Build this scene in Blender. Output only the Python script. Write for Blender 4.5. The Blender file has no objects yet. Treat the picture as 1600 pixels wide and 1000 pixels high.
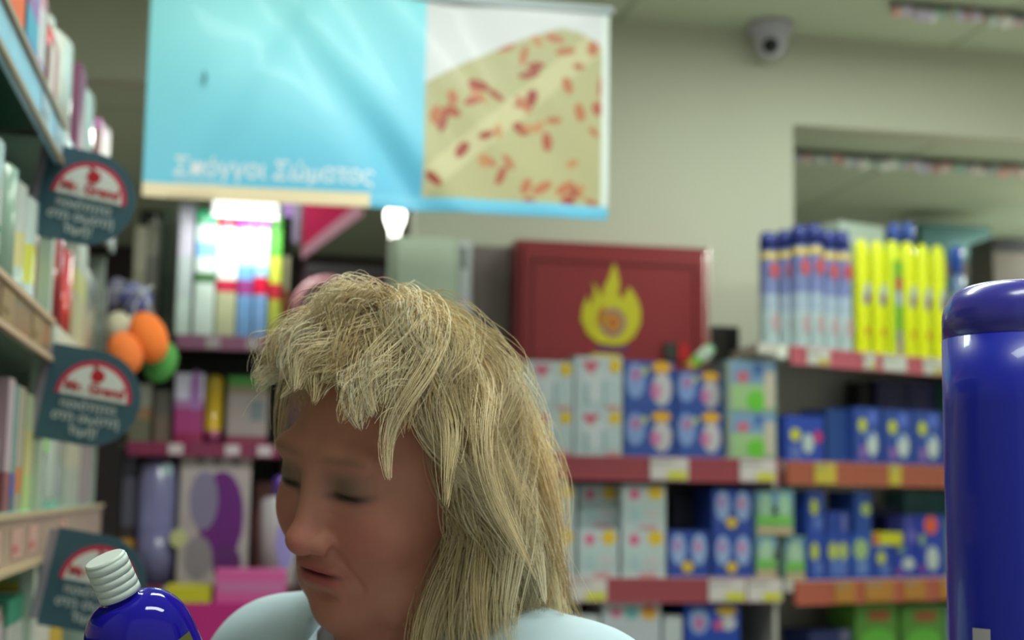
import bpy, math, random
import numpy as np
from mathutils import Vector, Matrix
random.seed(7); rng = np.random.default_rng(7)
PI = math.pi
SC = bpy.context.scene
COL = SC.collection

# ------------------------------------------------------------------ camera
W, H, FPX = 1600, 1000, 2222.0
PSI, PHI, ROLL = math.radians(10.87), math.radians(6.97), 0.015
CAM = Vector((0, 0, 1.5))
F = Vector((math.sin(PSI)*math.cos(PHI), math.cos(PSI)*math.cos(PHI), math.sin(PHI)))
R0 = Vector((math.cos(PSI), -math.sin(PSI), 0)); U0 = R0.cross(F)
R = R0*math.cos(ROLL) + U0*math.sin(ROLL); U = U0*math.cos(ROLL) - R0*math.sin(ROLL)
cd = bpy.data.cameras.new('camera'); cam = bpy.data.objects.new('camera', cd); COL.objects.link(cam)
m = Matrix.Identity(4)
for i in range(3): m[i][0], m[i][1], m[i][2], m[i][3] = R[i], U[i], -F[i], CAM[i]
cam.matrix_world = m
cd.sensor_width = 36; cd.lens = 36*FPX/W; cd.clip_start = 0.02; cd.clip_end = 60
cd.dof.use_dof = True; cd.dof.focus_distance = 0.92; cd.dof.aperture_fstop = 5.8
SC.camera = cam

# ------------------------------------------------------------------ world, lamps, exposure
w = bpy.data.worlds.new('world'); SC.world = w; w.use_nodes = True
w.node_tree.nodes['Background'].inputs[0].default_value = (0.80, 0.90, 0.80, 1)
w.node_tree.nodes['Background'].inputs[1].default_value = 0.42
SC.view_settings.view_transform = 'Standard'; SC.view_settings.look = 'None'
SC.view_settings.exposure = 0.0; SC.view_settings.gamma = 1.0
try: SC.view_settings.use_curve_mapping = False
except Exception: pass
CEIL_Z, LOW_Z = 3.075, 2.76
def area(x, y, z, sx, sy, power, col=(0.93, 1.0, 0.90)):
    l = bpy.data.lights.new('ceiling_lamp_light', 'AREA'); l.shape = 'RECTANGLE'; l.size = sx; l.size_y = sy
    l.energy = power; l.color = col
    o = bpy.data.objects.new('ceiling_lamp_light', l); o.location = (x, y, z); COL.objects.link(o); return o
LAMPS = [(0.45, 2.05, 1.2, 0.3, 30), (2.6, 2.2, 1.2, 0.3, 24), (0.5, 0.3, 1.2, 0.3, 20), (1.9, 3.5, 1.2, 0.3, 14)]
for x, y, sx, sy, p in LAMPS: area(x, y, CEIL_Z-0.045, sx, sy, p)
area(0.0, 5.2, LOW_Z-0.045, 0.27, 0.6, 16)
area(3.85, 5.2, LOW_Z-0.045, 0.6, 0.6, 90)  # added light out of view, lifts the low ceiling right of the column

# ------------------------------------------------------------------ pixel -> world helpers
def ray(px, py): return F + R*((px-W/2)/FPX) - U*((py-H/2)/FPX)
def onY(px, py, Y):
    d = ray(px, py); t = Y/d.y; return CAM + d*t
def onPlane(px, py, p0, n):
    d = ray(px, py); t = (Vector(p0)-CAM).dot(n)/d.dot(n); return CAM + d*t
def pX(px, Y, py=700): return onY(px, py, Y).x
def pZ(px, py, Y): return onY(px, py, Y).z
def proj(p):
    v = Vector(p)-CAM; f = v.dot(F); return (W/2+FPX*v.dot(R)/f, H/2-FPX*v.dot(U)/f)

# ------------------------------------------------------------------ materials
def lin(c):
    r = []
    for v in c[:3]:
        v = v/255.0
        r.append(v/12.92 if v <= 0.04045 else ((v+0.055)/1.055)**2.4)
    return (*r, 1.0)
MATS = {}
def attr_mat(name, rough=0.5, metal=0.0, trans=0.0, noise=0.06, scale=14.0, coat=0.0, sss=0.0, emit=0.0, bump=0.0, ior=1.45, gain=1.0):
    """procedural material: printed colour attribute broken up with noise"""
    if name in MATS: return MATS[name]
    mt = bpy.data.materials.new(name); mt.use_nodes = True; nt = mt.node_tree; N = nt.nodes; L = nt.links
    b = N['Principled BSDF']
    a = N.new('ShaderNodeAttribute'); a.attribute_name = 'Col'
    tc = N.new('ShaderNodeTexCoord'); ns = N.new('ShaderNodeTexNoise'); ns.inputs['Scale'].default_value = scale; ns.inputs['Detail'].default_value = 3
    L.new(tc.outputs['Object'], ns.inputs['Vector'])
    mr = N.new('ShaderNodeMapRange'); mr.inputs['To Min'].default_value = gain*(1-noise); mr.inputs['To Max'].default_value = gain*(1+noise)
    L.new(ns.outputs['Fac'], mr.inputs['Value'])
    mx = N.new('ShaderNodeVectorMath'); mx.operation = 'SCALE'
    L.new(a.outputs['Color'], mx.inputs[0]); L.new(mr.outputs['Result'], mx.inputs['Scale'])
    L.new(mx.outputs['Vector'], b.inputs['Base Color'])
    b.inputs['Roughness'].default_value = rough; b.inputs['Metallic'].default_value = metal
    b.inputs['Transmission Weight'].default_value = trans; b.inputs['Coat Weight'].default_value = coat
    b.inputs['IOR'].default_value = ior
    if sss: b.inputs['Subsurface Weight'].default_value = sss; b.inputs['Subsurface Radius'].default_value = (0.012, 0.005, 0.003); b.inputs['Subsurface Scale'].default_value = 1.0
    if bump:
        bp = N.new('ShaderNodeBump'); bp.inputs['Strength'].default_value = bump; bp.inputs['Distance'].default_value = 0.002
        L.new(ns.outputs['Fac'], bp.inputs['Height']); L.new(bp.outputs['Normal'], b.inputs['Normal'])
    if emit:
        L.new(mx.outputs['Vector'], b.inputs['Emission Color']); b.inputs['Emission Strength'].default_value = emit
    MATS[name] = mt; return mt
CARD = lambda: attr_mat('printed_card', 0.45, gain=0.74)
PLAS = lambda: attr_mat('glossy_plastic', 0.22, coat=0.3, noise=0.03, gain=0.62)
CLEAR = lambda: attr_mat('clear_blue_plastic', 0.06, trans=0.55, noise=0.02)
METAL = lambda: attr_mat('painted_metal', 0.4, metal=0.15)
PAINT = lambda: attr_mat('wall_paint', 0.85, noise=0.035, scale=3.0)
CLOTH = lambda: attr_mat('woven_cloth', 0.9, noise=0.05, scale=60, bump=0.1)
FILM = lambda: attr_mat('wrapping_film', 0.15, coat=0.5, noise=0.1, scale=30)

# ------------------------------------------------------------------ mesh builder with face colours
class MB:
    def __init__(s): s.v = []; s.f = []; s.c = []; s.sm = []
    def face(s, idx, col, smooth=False): s.f.append(tuple(idx)); s.c.append(lin(col)); s.sm.append(smooth)
    def box(s, x0, x1, y0, y1, z0, z1, col, bev=0.0, front=None):
        if x0 > x1: x0, x1 = x1, x0
        if y0 > y1: y0, y1 = y1, y0
        n = len(s.v); b = min(bev, (x1-x0)*.4, (y1-y0)*.4)
        if b <= 0:
            ring = [(x0, y0), (x1, y0), (x1, y1), (x0, y1)]
        else:
            ring = [(x0+b, y0), (x1-b, y0), (x1, y0+b), (x1, y1-b), (x1-b, y1), (x0+b, y1), (x0, y1-b), (x0, y0+b)]
        k = len(ring)
        zs = [z0, z1]
        for z in zs:
            for (x, y) in ring: s.v.append((x, y, z))
        for i in range(k):
            j = (i+1) % k
            s.face((n+i, n+j, n+k+j, n+k+i), (front if (front and i == 0) else col))
        s.face([n+i for i in range(k)][::-1], col); s.face([n+k+i for i in range(k)], col)
    def poly_prism(s, pts, y0, y1, col):
        """pts: (x,z) outline counter-clockwise seen from -y; extruded y0..y1 with y0 the front"""
        n = len(s.v); k = len(pts)
        for (x, z) in pts: s.v.append((x, y0, z))
        for (x, z) in pts: s.v.append((x, y1, z))
        s.face([n+i for i in range(k)], col); s.face([n+k+i for i in range(k)][::-1], col)
        for i in range(k):
            j = (i+1) % k; s.face((n+i, n+k+i, n+k+j, n+j), col)
    def disc(s, cx, cz, rx, rz, y, col, n=18, t=0.0006, ang=0):
        ca, sa = math.cos(ang), math.sin(ang)
        pts = []
        for i in range(n):
            a = 2*PI*i/n; u, v = rx*math.cos(a), rz*math.sin(a)
            pts.append((cx+u*ca-v*sa, cz+u*sa+v*ca))
        s.poly_prism(pts, y-t, y, col)
    def rect(s, cx, cz, wx, wz, y, col, t=0.0006, ang=0):
        ca, sa = math.cos(ang), math.sin(ang)
        pts = [(cx+u*ca-v*sa, cz+u*sa+v*ca) for u, v in ((-wx/2, -wz/2), (wx/2, -wz/2), (wx/2, wz/2), (-wx/2, wz/2))]
        s.poly_prism(pts, y-t, y, col)
    def lathe(s, prof, cx=0, cy=0, sx=1, sy=1, n=28, smooth=True, cap=True):
        """prof: list of (r, z, colour of the band up to the next)"""
        n0 = len(s.v)
        for p in prof:
            for i in range(n):
                a = 2*PI*i/n; s.v.append((cx+p[0]*sx*math.cos(a), cy+p[0]*sy*math.sin(a), p[1]))
        for k in range(len(prof)-1):
            c = prof[k][2]
            for i in range(n):
                j = (i+1) % n
                s.face((n0+k*n+i, n0+k*n+j, n0+(k+1)*n+j, n0+(k+1)*n+i), c, smooth)
        if cap:
            s.face([n0+i for i in range(n)][::-1], prof[0][2])
            s.face([n0+(len(prof)-1)*n+i for i in range(n)], prof[-1][2])
    def tube(s, pts, r, col, n=8, rs=None):
        P = [Vector(p) for p in pts]; n0 = len(s.v)
        for k, p in enumerate(P):
            t = (P[min(k+1, len(P)-1)]-P[max(k-1, 0)]).normalized()
            a = t.orthogonal().normalized() if k == 0 else (a - t*a.dot(t)).normalized()
            b = t.cross(a); rr = rs[k] if rs else r
            for i in range(n):
                q = p + a*(rr*math.cos(2*PI*i/n)) + b*(rr*math.sin(2*PI*i/n)); s.v.append(tuple(q))
        for k in range(len(P)-1):
            for i in range(n):
                j = (i+1) % n; s.face((n0+k*n+i, n0+k*n+j, n0+(k+1)*n+j, n0+(k+1)*n+i), col, True)
        s.face([n0+i for i in range(n)][::-1], col); s.face([n0+(len(P)-1)*n+i for i in range(n)], col)
    def ball(s, c, r, col, nu=20, nv=12, sc=(1, 1, 1), bump=0.0, rot=None):
        n0 = len(s.v); M = rot or Matrix.Identity(3)
        for k in range(nv+1):
            th = PI*k/nv
            for i in range(nu):
                a = 2*PI*i/nu; rr = r*(1+bump*(random.random()-.5))
                q = M @ Vector((rr*sc[0]*math.sin(th)*math.cos(a), rr*sc[1]*math.sin(th)*math.sin(a), rr*sc[2]*math.cos(th)))
                s.v.append((c[0]+q.x, c[1]+q.y, c[2]+q.z))
        for k in range(nv):
            for i in range(nu):
                j = (i+1) % nu; s.face((n0+k*nu+i, n0+(k+1)*nu+i, n0+(k+1)*nu+j, n0+k*nu+j), col, True)
    def build(s, name, mat, parent=None, loc=(0, 0, 0), rot=(0, 0, 0)):
        me = bpy.data.meshes.new(name); me.from_pydata(s.v, [], s.f); me.update()
        ca = me.color_attributes.new('Col', 'FLOAT_COLOR', 'CORNER')
        cnt = [len(f) for f in s.f]
        arr = np.repeat(np.array(s.c, dtype=np.float32), cnt, axis=0)
        ca.data.foreach_set('color', arr.ravel())
        me.polygons.foreach_set('use_smooth', np.array(s.sm, dtype=bool))
        me.materials.append(mat)
        o = bpy.data.objects.new(name, me); COL.objects.link(o)
        o.location = loc; o.rotation_euler = rot
        if parent: o.parent = parent
        return o
def tag(o, label=None, cat=None, group=None, kind=None):
    if label: o['label'] = label
    if cat: o['category'] = cat
    if group: o['group'] = group
    if kind: o['kind'] = kind
    return o
def thing(name, label, cat, loc=(0, 0, 0), rotz=0, group=None):
    o = bpy.data.objects.new(name, None); COL.objects.link(o); o.location = loc; o.rotation_euler = (0, 0, rotz)
    return tag(o, label, cat, group)
def text_mesh(name, s, size, col, parent, loc, rot=(PI/2, 0, 0), mat=None, align='LEFT', ext=0.0004, offset=0.0, shear=0.0, sx=1.0):
    cu = bpy.data.curves.new(name, 'FONT'); cu.body = s; cu.size = size; cu.extrude = ext; cu.align_x = align; cu.offset = offset; cu.shear = shear
    o = bpy.data.objects.new(name, cu); COL.objects.link(o); bpy.context.view_layer.update()
    me = bpy.data.meshes.new_from_object(o.evaluated_get(bpy.context.evaluated_depsgraph_get()))
    bpy.data.objects.remove(o)
    ca = me.color_attributes.new('Col', 'FLOAT_COLOR', 'CORNER')
    ca.data.foreach_set('color', np.tile(np.array(lin(col), dtype=np.float32), len(me.loops)))
    me.materials.clear(); me.materials.append(mat or CARD())
    o = bpy.data.objects.new(name, me); COL.objects.link(o); o.parent = parent; o.location = loc; o.rotation_euler = rot; o.scale = (sx, 1, 1)
    return o

# ================================================================== THE ROOM
WY = 4.45                       # back wall plane
def struct(name, mb, mat): return tag(mb.build(name, mat), kind='structure')
WALLC = (196, 197, 180)
mb = MB(); mb.box(-1.2, 4.2, -1.2, 7.8, -0.1, 0, (205, 203, 192)); struct('floor', mb, attr_mat('floor_tiles', 0.35, noise=0.1, scale=2))
def ceil_mat():
    mt = bpy.data.materials.new('ceiling_tiles'); mt.use_nodes = True; N = mt.node_tree.nodes; L = mt.node_tree.links; b = N['Principled BSDF']
    tc = N.new('ShaderNodeTexCoord'); br = N.new('ShaderNodeTexBrick'); br.offset = 0; br.squash = 1
    br.inputs['Color1'].default_value = lin((196, 204, 184)); br.inputs['Color2'].default_value = lin((190, 199, 178)); br.inputs['Mortar'].default_value = lin((166, 174, 154))
    br.inputs['Scale'].default_value = 1.0; br.inputs['Mortar Size'].default_value = 0.012; br.inputs['Brick Width'].default_value = 1.2; br.inputs['Row Height'].default_value = 1.2
    L.new(tc.outputs['Object'], br.inputs['Vector']); L.new(br.outputs['Color'], b.inputs['Base Color']); b.inputs['Roughness'].default_value = 0.9
    return mt
CM = ceil_mat()
mb = MB(); mb.box(-1.2, 4.2, -1.2, WY, CEIL_Z, CEIL_Z+.1, WALLC); o = mb.build('ceiling', CM); tag(o, kind='structure')
mb = MB(); mb.box(-1.2, 4.2, WY+.12, 7.6, LOW_Z, LOW_Z+.1, WALLC); o = mb.build('ceiling_annex', CM); tag(o, kind='structure')
mb = MB(); mb.box(-1.2, 4.2, WY, WY+.12, LOW_Z, CEIL_Z+.1, WALLC); struct('beam_back', mb, PAINT())
xl, xr = pX(648, WY, 400), pX(1239, WY, 200)
mb = MB(); mb.box(xl, xr, WY, WY+.12, 0, LOW_Z, WALLC); struct('wall_back', mb, PAINT())
mb = MB(); mb.box(-1.3, -1.2, -1.2, 7.7, 0, 3.06, (170, 165, 150)); struct('wall_left', mb, PAINT())
mb = MB(); mb.box(4.2, 4.3, -1.2, 7.7, 0, 3.06, (170, 170, 155)); struct('wall_right', mb, PAINT())
mb = MB(); mb.box(-1.2, 4.2, 7.6, 7.7, 0, 2.8, (70, 62, 66)); struct('wall_far', mb, PAINT())
# ceiling lamp fixtures
def lamp_fixture(x, y, z, sx, sy, label, e=6.0):
    t = thing('ceiling_lamp', label, 'ceiling lamp', (x, y, z))
    mb = MB(); mb.box(-sx/2-.03, sx/2+.03, -sy/2-.03, sy/2+.03, -.03, 0, (210, 212, 208)); mb.build('housing', METAL(), t)
    mb = MB(); mb.box(-sx/2, sx/2, -sy/2, sy/2, -.04, -.031, (245, 255, 245)); mb.build('diffuser', attr_mat('lit_diffuser', 0.5, emit=e, noise=0.0), t)
    return t
for i, (x, y, sx, sy, p) in enumerate(LAMPS):
    lamp_fixture(x, y, CEIL_Z, sx, sy, ['lit ceiling panel above the blonde woman, in front of the banner', 'lit ceiling panel above the right side of the shop', 'lit ceiling panel above the camera side of the aisle', 'lit ceiling panel in front of the security camera'][i], 3)
lamp_fixture(0.0, 5.2, LOW_Z, 0.27, 0.6, 'lit ceiling panel hidden behind the left of the blue banner', 3)
lamp_fixture(3.85, 5.2, LOW_Z, 0.6, 0.6, 'added unseen ceiling panel brightening the area behind the column', 1)  # added fixture out of view, there only to brighten the right annex

# bulb hanging under low ceiling
by = 4.75; bx, bz = pX(617, by, 345), pZ(617, 340, by)
t = thing('light_bulb', 'glowing white bulb hanging just below the banner', 'light bulb', (bx, by, bz))
mb = MB(); mb.lathe([(0.006, -.075, (240, 240, 225)), (.016, -.07, (240, 240, 225)), (.018, -.045, (255, 255, 245)), (.032, -.01, (255, 255, 245)), (.035, .012, (255, 255, 245)), (.026, .035, (255, 255, 245)), (.01, .045, (255, 255, 245))]); mb.build('glass_bulb', attr_mat('lit_bulb', 0.4, emit=6, noise=0), t)
mb = MB(); mb.lathe([(.012, .043, (190, 190, 180)), (.012, .07, (190, 190, 180))]); mb.tube([(0, 0, .07), (0, 0, LOW_Z-bz)], .003, (120, 120, 115)); mb.build('socket', METAL(), t)

# security camera
y0 = WY
cx, cz = pX(1203, y0-.08, 50), pZ(1203, 38, y0)
t = thing('security_camera', 'lavender grey dome security camera with dark lens under the ceiling', 'security camera', (cx, y0-.085, CEIL_Z))
mb = MB(); mb.lathe([(.078, 0, (185, 180, 195)), (.075, -.025, (185, 180, 195)), (.062, -.04, (185, 180, 195)), (.055, -.06, (190, 186, 200)), (.050, -.085, (190, 186, 200)), (.036, -.108, (190, 186, 200)), (.015, -.118, (190, 186, 200))], n=32); mb.build('housing', attr_mat('lavender_plastic', 0.4), t)
mb = MB(); mb.ball((-.012, -.032, -.084), .029, (25, 28, 32), sc=(1, 1, 1)); mb.build('lens', attr_mat('dark_lens', 0.1), t)

# glittering strips under the ceilings
def glitter(label, x0, x1, Y, Z, n):
    mb = MB(); cols = [(240, 240, 245), (180, 205, 195), (245, 190, 190), (190, 200, 205), (220, 205, 240), (250, 250, 250), (210, 160, 160)]
    mb.box(x0, x1, Y+.01, Y+.03, Z, Z+.02, (130, 130, 125))
    for k in range(n):
        x = x0+(x1-x0)*k/n; a = random.uniform(-.5, .5)
        mb.ball((x, Y, Z-.015+random.uniform(-.008, .008)), random.uniform(.010, .022), random.choice(cols), 7, 5)
    return tag(mb.build('ceiling_garland', attr_mat('tinsel', 0.3, metal=0.1)), label, 'garland')
glitter('long glittering strip across the low ceiling right of the column', pX(1246, 4.76, 245), pX(1640, 4.76, 250), 4.76, LOW_Z-.022, 90)
o = glitter('short glittering strip at the top right edge of the ceiling', pX(1395, 4.05, 2), pX(1660, 4.05, 2), 4.05, min(pZ(1500, -6, 4.05), CEIL_Z-.022), 40)

# far right shelving behind the column
x0, x1 = pX(1246, 6.2, 350), 4.1
t = thing('shelf_cabinet', 'dark cabinet reaching the ceiling far behind the right shelf', 'cabinet', (x0, 6.2, 0))
mb = MB(); mb.box(0, x1-x0, 0, .4, 0, pZ(1400, 345, 6.2), (62, 64, 62)); mb.build('body', METAL(), t)
mb = MB(); mb.box(.02, x1-x0-.02, -.02, 0, 1.9, 2.5, (88, 86, 78)); mb.build('panel', METAL(), t)
x0, x1 = pX(1440, 5.6, 400), pX(1549, 5.6, 400)
t = thing('tall_box', 'tall teal box behind the yellow sprays on the upper shelf', 'box', ((x0+x1)/2, 5.6, 0)); hw = (x1-x0)/2; zt = pZ(1495, 351, 5.6)
mb = MB(); mb.box(-hw, hw, 0, .25, 0, zt, (78, 128, 128)); mb.rect(0, zt-.2, 2*hw, .06, 0, (150, 138, 128)); mb.rect(.05, zt-.1, hw, .07, 0, (100, 150, 150)); mb.build('carton', CARD(), t)
x0, x1 = pX(1552, 5.3, 400), pX(1650, 5.3, 400)
t = thing('display_rack', 'dark brown rack at the right edge behind the big blue bottle', 'rack', ((x0+x1)/2, 5.3, 0)); hw = (x1-x0)/2; zt = pZ(1580, 372, 5.3)
mb = MB(); mb.box(-hw, hw, 0, .2, 0, zt, (105, 98, 90)); mb.rect(0, zt-.03, 2*hw, .06, 0, (30, 30, 34)); mb.build('frame', METAL(), t)

# ================================================================== wall mounted things
# pale electric cabinet
Y = WY-.12
x0, x1 = pX(612, Y, 400), pX(716, Y, 400); z1, z0 = pZ(665, 371, Y), 1.72
t = thing('electric_cabinet', 'pale green wall cabinet behind the top of the blonde hair', 'cabinet', ((x0+x1)/2, Y, z0)); hw = (x1-x0)/2
mb = MB(); mb.box(-hw, hw, 0, .119, 0, z1-z0, (188, 204, 184), bev=.004); mb.build('body', METAL(), t)
mb = MB(); mb.box(-hw+.012, hw-.012, -.008, 0, .012, z1-z0-.012, (196, 210, 192), bev=.003); d = mb.build('door', METAL(), t)
mb = MB(); mb.box(hw-.05, hw-.035, -.02, -.008, .2, .27, (225, 235, 225)); mb.build('handle', METAL(), d)
x0, x1 = pX(717, Y, 400), pX(737, Y, 400); z1, z0 = pZ(726, 376, Y), 1.8
mb = MB(); mb.box(x0, x1, Y, WY-.001, z0, z1, (198, 204, 206)); mb.rect((x0+x1)/2-.004, z1-.055, .016, .07, Y, (90, 98, 96)); mb.rect((x0+x1)/2, z1-.25, .02, .16, Y, (196, 188, 214))
tag(mb.build('wall_conduit', METAL()), 'narrow light grey box standing between the green cabinet and brown panel', 'conduit box')
x0, x1 = pX(741, Y, 450), pX(800, Y, 450); z1, z0 = pZ(770, 381, Y), 1.7
mb = MB(); mb.box(x0, x1, Y+.04, WY-.001, z0, z1, (112, 100, 96)); mb.rect((x0+x1)/2+.01, z0+.22, (x1-x0)*.6, .1, Y+.04, (128, 124, 118))
tag(mb.build('wall_panel', METAL()), 'brown grey wall panel left of the red fire cabinet', 'panel')

# red fire hose cabinet
Y = 4.27
x0, x1 = pX(806, Y, 420), pX(1109, Y, 420); z1, z0 = pZ(950, 381, Y), pZ(950, 605, Y); hw = (x1-x0)/2; hh = z1-z0
RED = (132, 36, 42)
t = thing('fire_hose_cabinet', 'red metal fire hose cabinet with yellow flame emblem on the wall', 'fire cabinet', ((x0+x1)/2, Y, z0))
mb = MB(); mb.box(-hw, hw, 0, WY-.001-Y, 0, hh, (128, 32, 42), bev=.004); mb.build('body', attr_mat('red_paint', 0.3, coat=0.2, noise=0.04), t)
mb = MB()
mb.box(-hw+.018, hw-.018, -.012, 0, .018, hh-.022, RED, bev=.004)
fw = hw-.05
for a in ((-fw, fw, hh-.065, hh-.058), (-fw, fw, .05, .057)): mb.box(a[0], a[1], -.018, -.012, a[2], a[3], (112, 28, 34))
for a in ((-fw, -fw+.006), (fw-.006, fw)): mb.box(a[0], a[1], -.018, -.012, .05, hh-.058, (112, 28, 34))
door = mb.build('door', attr_mat('red_paint', 0.3), t)
def px2fire(px, py): p = onY(px, py, Y-.013); return (p.x-(x0+x1)/2, p.z-z0)
fl = [(958, 540), (935, 536), (918, 522), (908, 500), (910, 480), (918, 462), (922, 478), (926, 470), (928, 452), (926, 440), (934, 452), (939, 466), (943, 450), (950, 436), (956, 420), (960, 408), (964, 424), (968, 444), (966, 460), (972, 468), (979, 455), (983, 448), (990, 458), (996, 468), (1001, 486), (1000, 506), (990, 526), (975, 538)]
mb = MB(); pts = [px2fire(*p) for p in fl]
mb.poly_prism(pts[::1], -.0155, -.0125, (216, 205, 20))
fl2 = [(932, 505), (934, 488), (941, 476), (948, 492), (943, 510)]; mb.poly_prism([px2fire(*p) for p in fl2], -.017, -.0155, (190, 120, 30))
c = px2fire(957, 504); mb.disc(c[0], c[1], .042, .045, -.0160, (150, 90, 130)); mb.disc(c[0], c[1], .030, .033, -.0168, (205, 150, 40)); mb.disc(c[0], c[1], .012, .018, -.0176, (200, 90, 30))
c = px2fire(957, 545); mb.rect(c[0], c[1], .105, .012, -.013, (96, 60, 130)); mb.build('flame_emblem', CARD(), door)
c = px2fire(1046, 548); mb = MB(); mb.box(c[0]-.02, c[0]+.02, -.03, -.012, c[1]-.03, c[1]+.025, (58, 56, 52)); mb.box(c[0]+.028, c[0]+.06, -.022, -.012, c[1]-.03, c[1]+.02, (190, 30, 36)); mb.build('latch', METAL(), door)
Y = WY-.06
x0, x1 = pX(1114, Y, 540), pX(1155, Y, 540); z1, z0 = pZ(1135, 510, Y), pZ(1135, 575, Y)
t = thing('wall_box', 'small black box on the wall right of the fire cabinet', 'box', ((x0+x1)/2, Y, z0)); hw = (x1-x0)/2
mb = MB(); mb.box(-hw, hw, 0, .059, 0, z1-z0, (40, 36, 34)); mb.rect(hw*.45, (z1-z0)/2, hw*.9, (z1-z0)*.94, 0, (12, 12, 12)); mb.build('case', METAL(), t)

# ================================================================== BANNER
BY = 3.15
bx0, bx1 = pX(228, BY, 160), pX(951, BY, 160)
bz1, bz0 = pZ(590, -6, BY), pZ(590, 325, BY)
BW, BH = bx1-bx0, bz1-bz0
t = thing('hanging_banner', 'wide light blue banner with sponge picture and Greek words hanging from the ceiling', 'banner', (bx0, BY, bz0))
def wr(u, v):   # cloth relief
    q = 0
    q += .010*math.sin(5*u+5*v+1.0)*math.exp(-((u-.25)**2)/.08)
    q += .014*math.exp(-((u-.20-.42*(1-v))**2)/.004)*(.3+.7*(1-v))
    q -= .012*math.exp(-((u-.30-.36*(1-v))**2)/.003)*(1-.6*v)
    q += .012*math.exp(-((u-.56+.20*v)**2)/.0022)*math.exp(-((v-.15)**2)/.09)
    q += .006*math.exp(-((u-.06-.25*v)**2)/.002)
    q += .010*math.exp(-((u-.80+.3*(v-.5))**2)/.006) - .008*math.exp(-((u-.70+.4*(v-.5))**2)/.005)
    return q*.9
NU, NV = 380, 170
mb = MB(); spots = []
r2 = random.Random(3)
for k in range(60): spots.append((r2.uniform(.60, .985), r2.uniform(.05, .93), r2.uniform(.007, .013), r2.uniform(.012, .026), r2.uniform(0, PI), r2.choice([(162, 82, 62), (176, 108, 78), (150, 66, 54), (182, 130, 88), (172, 106, 72)])))
def bcol(u, v):
    if v < .035+.0*u: return (232, 214, 180) if u < .475 else (96, 178, 214)
    if v < .062: return (232, 214, 180) if u < .475 else (112, 192, 224)
    if u < .587: 
        k_ = min(1, max(0, (.85-v)*.75+(u-.2)*.5)); return tuple(a+(b-a)*k_ for a, b in zip((140, 220, 232), (84, 168, 214)))
    # picture of a sponge on white
    if u > .985: return (214, 224, 222)
    ru, rv = (u-.587)/.398, v
    top = .60+.55*ru-.18*ru*ru if ru < .75 else .91-1.6*(ru-.78)**2
    if rv > min(top, .93): return (206, 208, 214)
    for (su, sv, a, b, an, c) in spots:
        du, dv = (u-su)*BW/BH*.46, (v-sv)*.46
        x = du*math.cos(an)+dv*math.sin(an); y = -du*math.sin(an)+dv*math.cos(an)
        if (x/a)**2+(y/b)**2 < 1: return c
    if abs((v-.15)-(u-.60)*1.9) < .07: return (190, 184, 146)
    return (172, 168, 128)
n0 = len(mb.v)
for j in range(NV+1):
    for i in range(NU+1):
        u, v = i/NU, j/NV; mb.v.append((u*BW, wr(u, v), v*BH))
for j in range(NV):
    for i in range(NU):
        a = j*(NU+1)+i; mb.face((a, a+1, a+NU+2, a+NU+1), bcol((i+.5)/NU, (j+.5)/NV), True)
bm_ = attr_mat('banner_vinyl', 0.42, noise=0.01, coat=0.05, gain=1.08)
cloth = mb.build('printed_sheet', bm_, t)
md = cloth.modifiers.new('t', 'SOLIDIFY'); md.thickness = .0012; md.offset = 1
mb = MB(); mb.box(-.01, BW+.01, -.008, .008, BH, BH+.018, (150, 160, 165)); mb.build('top_rail', METAL(), t)
mb = MB()
for fx in (.12, .88): mb.tube([(BW*fx, 0, BH+.018), (BW*fx, 0, CEIL_Z-bz0)], .0015, (170, 170, 170))
mb.build('hanging_wires', METAL(), t)
p = onY(268, 270, BY-.005)
text_mesh('lettering', 'Σπόγγοι Σώματος', .0565, (226, 232, 240), t, (p.x-bx0, -.0015, p.z-bz0), mat=attr_mat('white_print', 0.5), offset=.0006, shear=.1, sx=.93)
tl = bpy.data.objects['lettering']
for v_ in tl.data.vertices: v_.co.z -= wr((p.x-bx0+v_.co.x*.93)/BW, (p.z-bz0+v_.co.y)/BH)
p = onY(318, 116, BY-.02); mb = MB(); mb.poly_prism([(0, .012), (.010, -.010), (.004, -.008), (.006, -.02), (0, -.02), (0, -.008)], -.0006, 0, (60, 110, 140)); mb.build('pointer_mark', CARD(), t, (p.x-bx0, -.018, p.z-bz0))
mb = MB(); c = onY(270, 285, BY-.02); mb.box(0, .10, -.0006, 0, 0, .004, (226, 232, 240)); mb.build('underline', CARD(), t, (c.x-bx0, -.02, c.z-bz0))

# ================================================================== generic goods
def card_box(name, label, cat, x0, x1, yf, depth, z0, h, base, decals=(), group=None, side=None, rotz=0, origin=None, mat=None):
    """carton with its print in one mesh; decals in fractions of the front"""
    wd = x1-x0; mb = MB()
    mb.box(-wd/2, wd/2, 0, depth, 0, h, side or base, bev=.0015, front=base)
    for i, d in enumerate(decals):
        k, cx, cz, a, b, col = d[:6]; ang = d[6] if len(d) > 6 else 0; y = -.0003*(i+1)
        if k == 'o': mb.disc((cx-.5)*wd, cz*h, a*wd, b*h, y, col, ang=ang, t=.0003)
        elif k == 'r': mb.rect((cx-.5)*wd, cz*h, a*wd, b*h, y, col, ang=ang, t=.0003)
        elif k == 't': mb.poly_prism([((cx-.5)*wd, (cz-b)*h), ((cx-.5+a)*wd, (cz+b)*h), ((cx-.5-a)*wd, (cz+b)*h)], y-.0003, y, col)
    o = mb.build(name, mat or CARD())
    if origin is None: o.location = ((x0+x1)/2, yf, z0)
    else:
        org, ex, ey = origin; q = org + ex*((x0+x1)/2) + ey*yf; o.location = (q.x, q.y, z0)
    o.rotation_euler = (0, 0, rotz)
    return tag(o, label, cat, group)
WHITE = (196, 208, 214); BLUE = (52, 84, 164)
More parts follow.
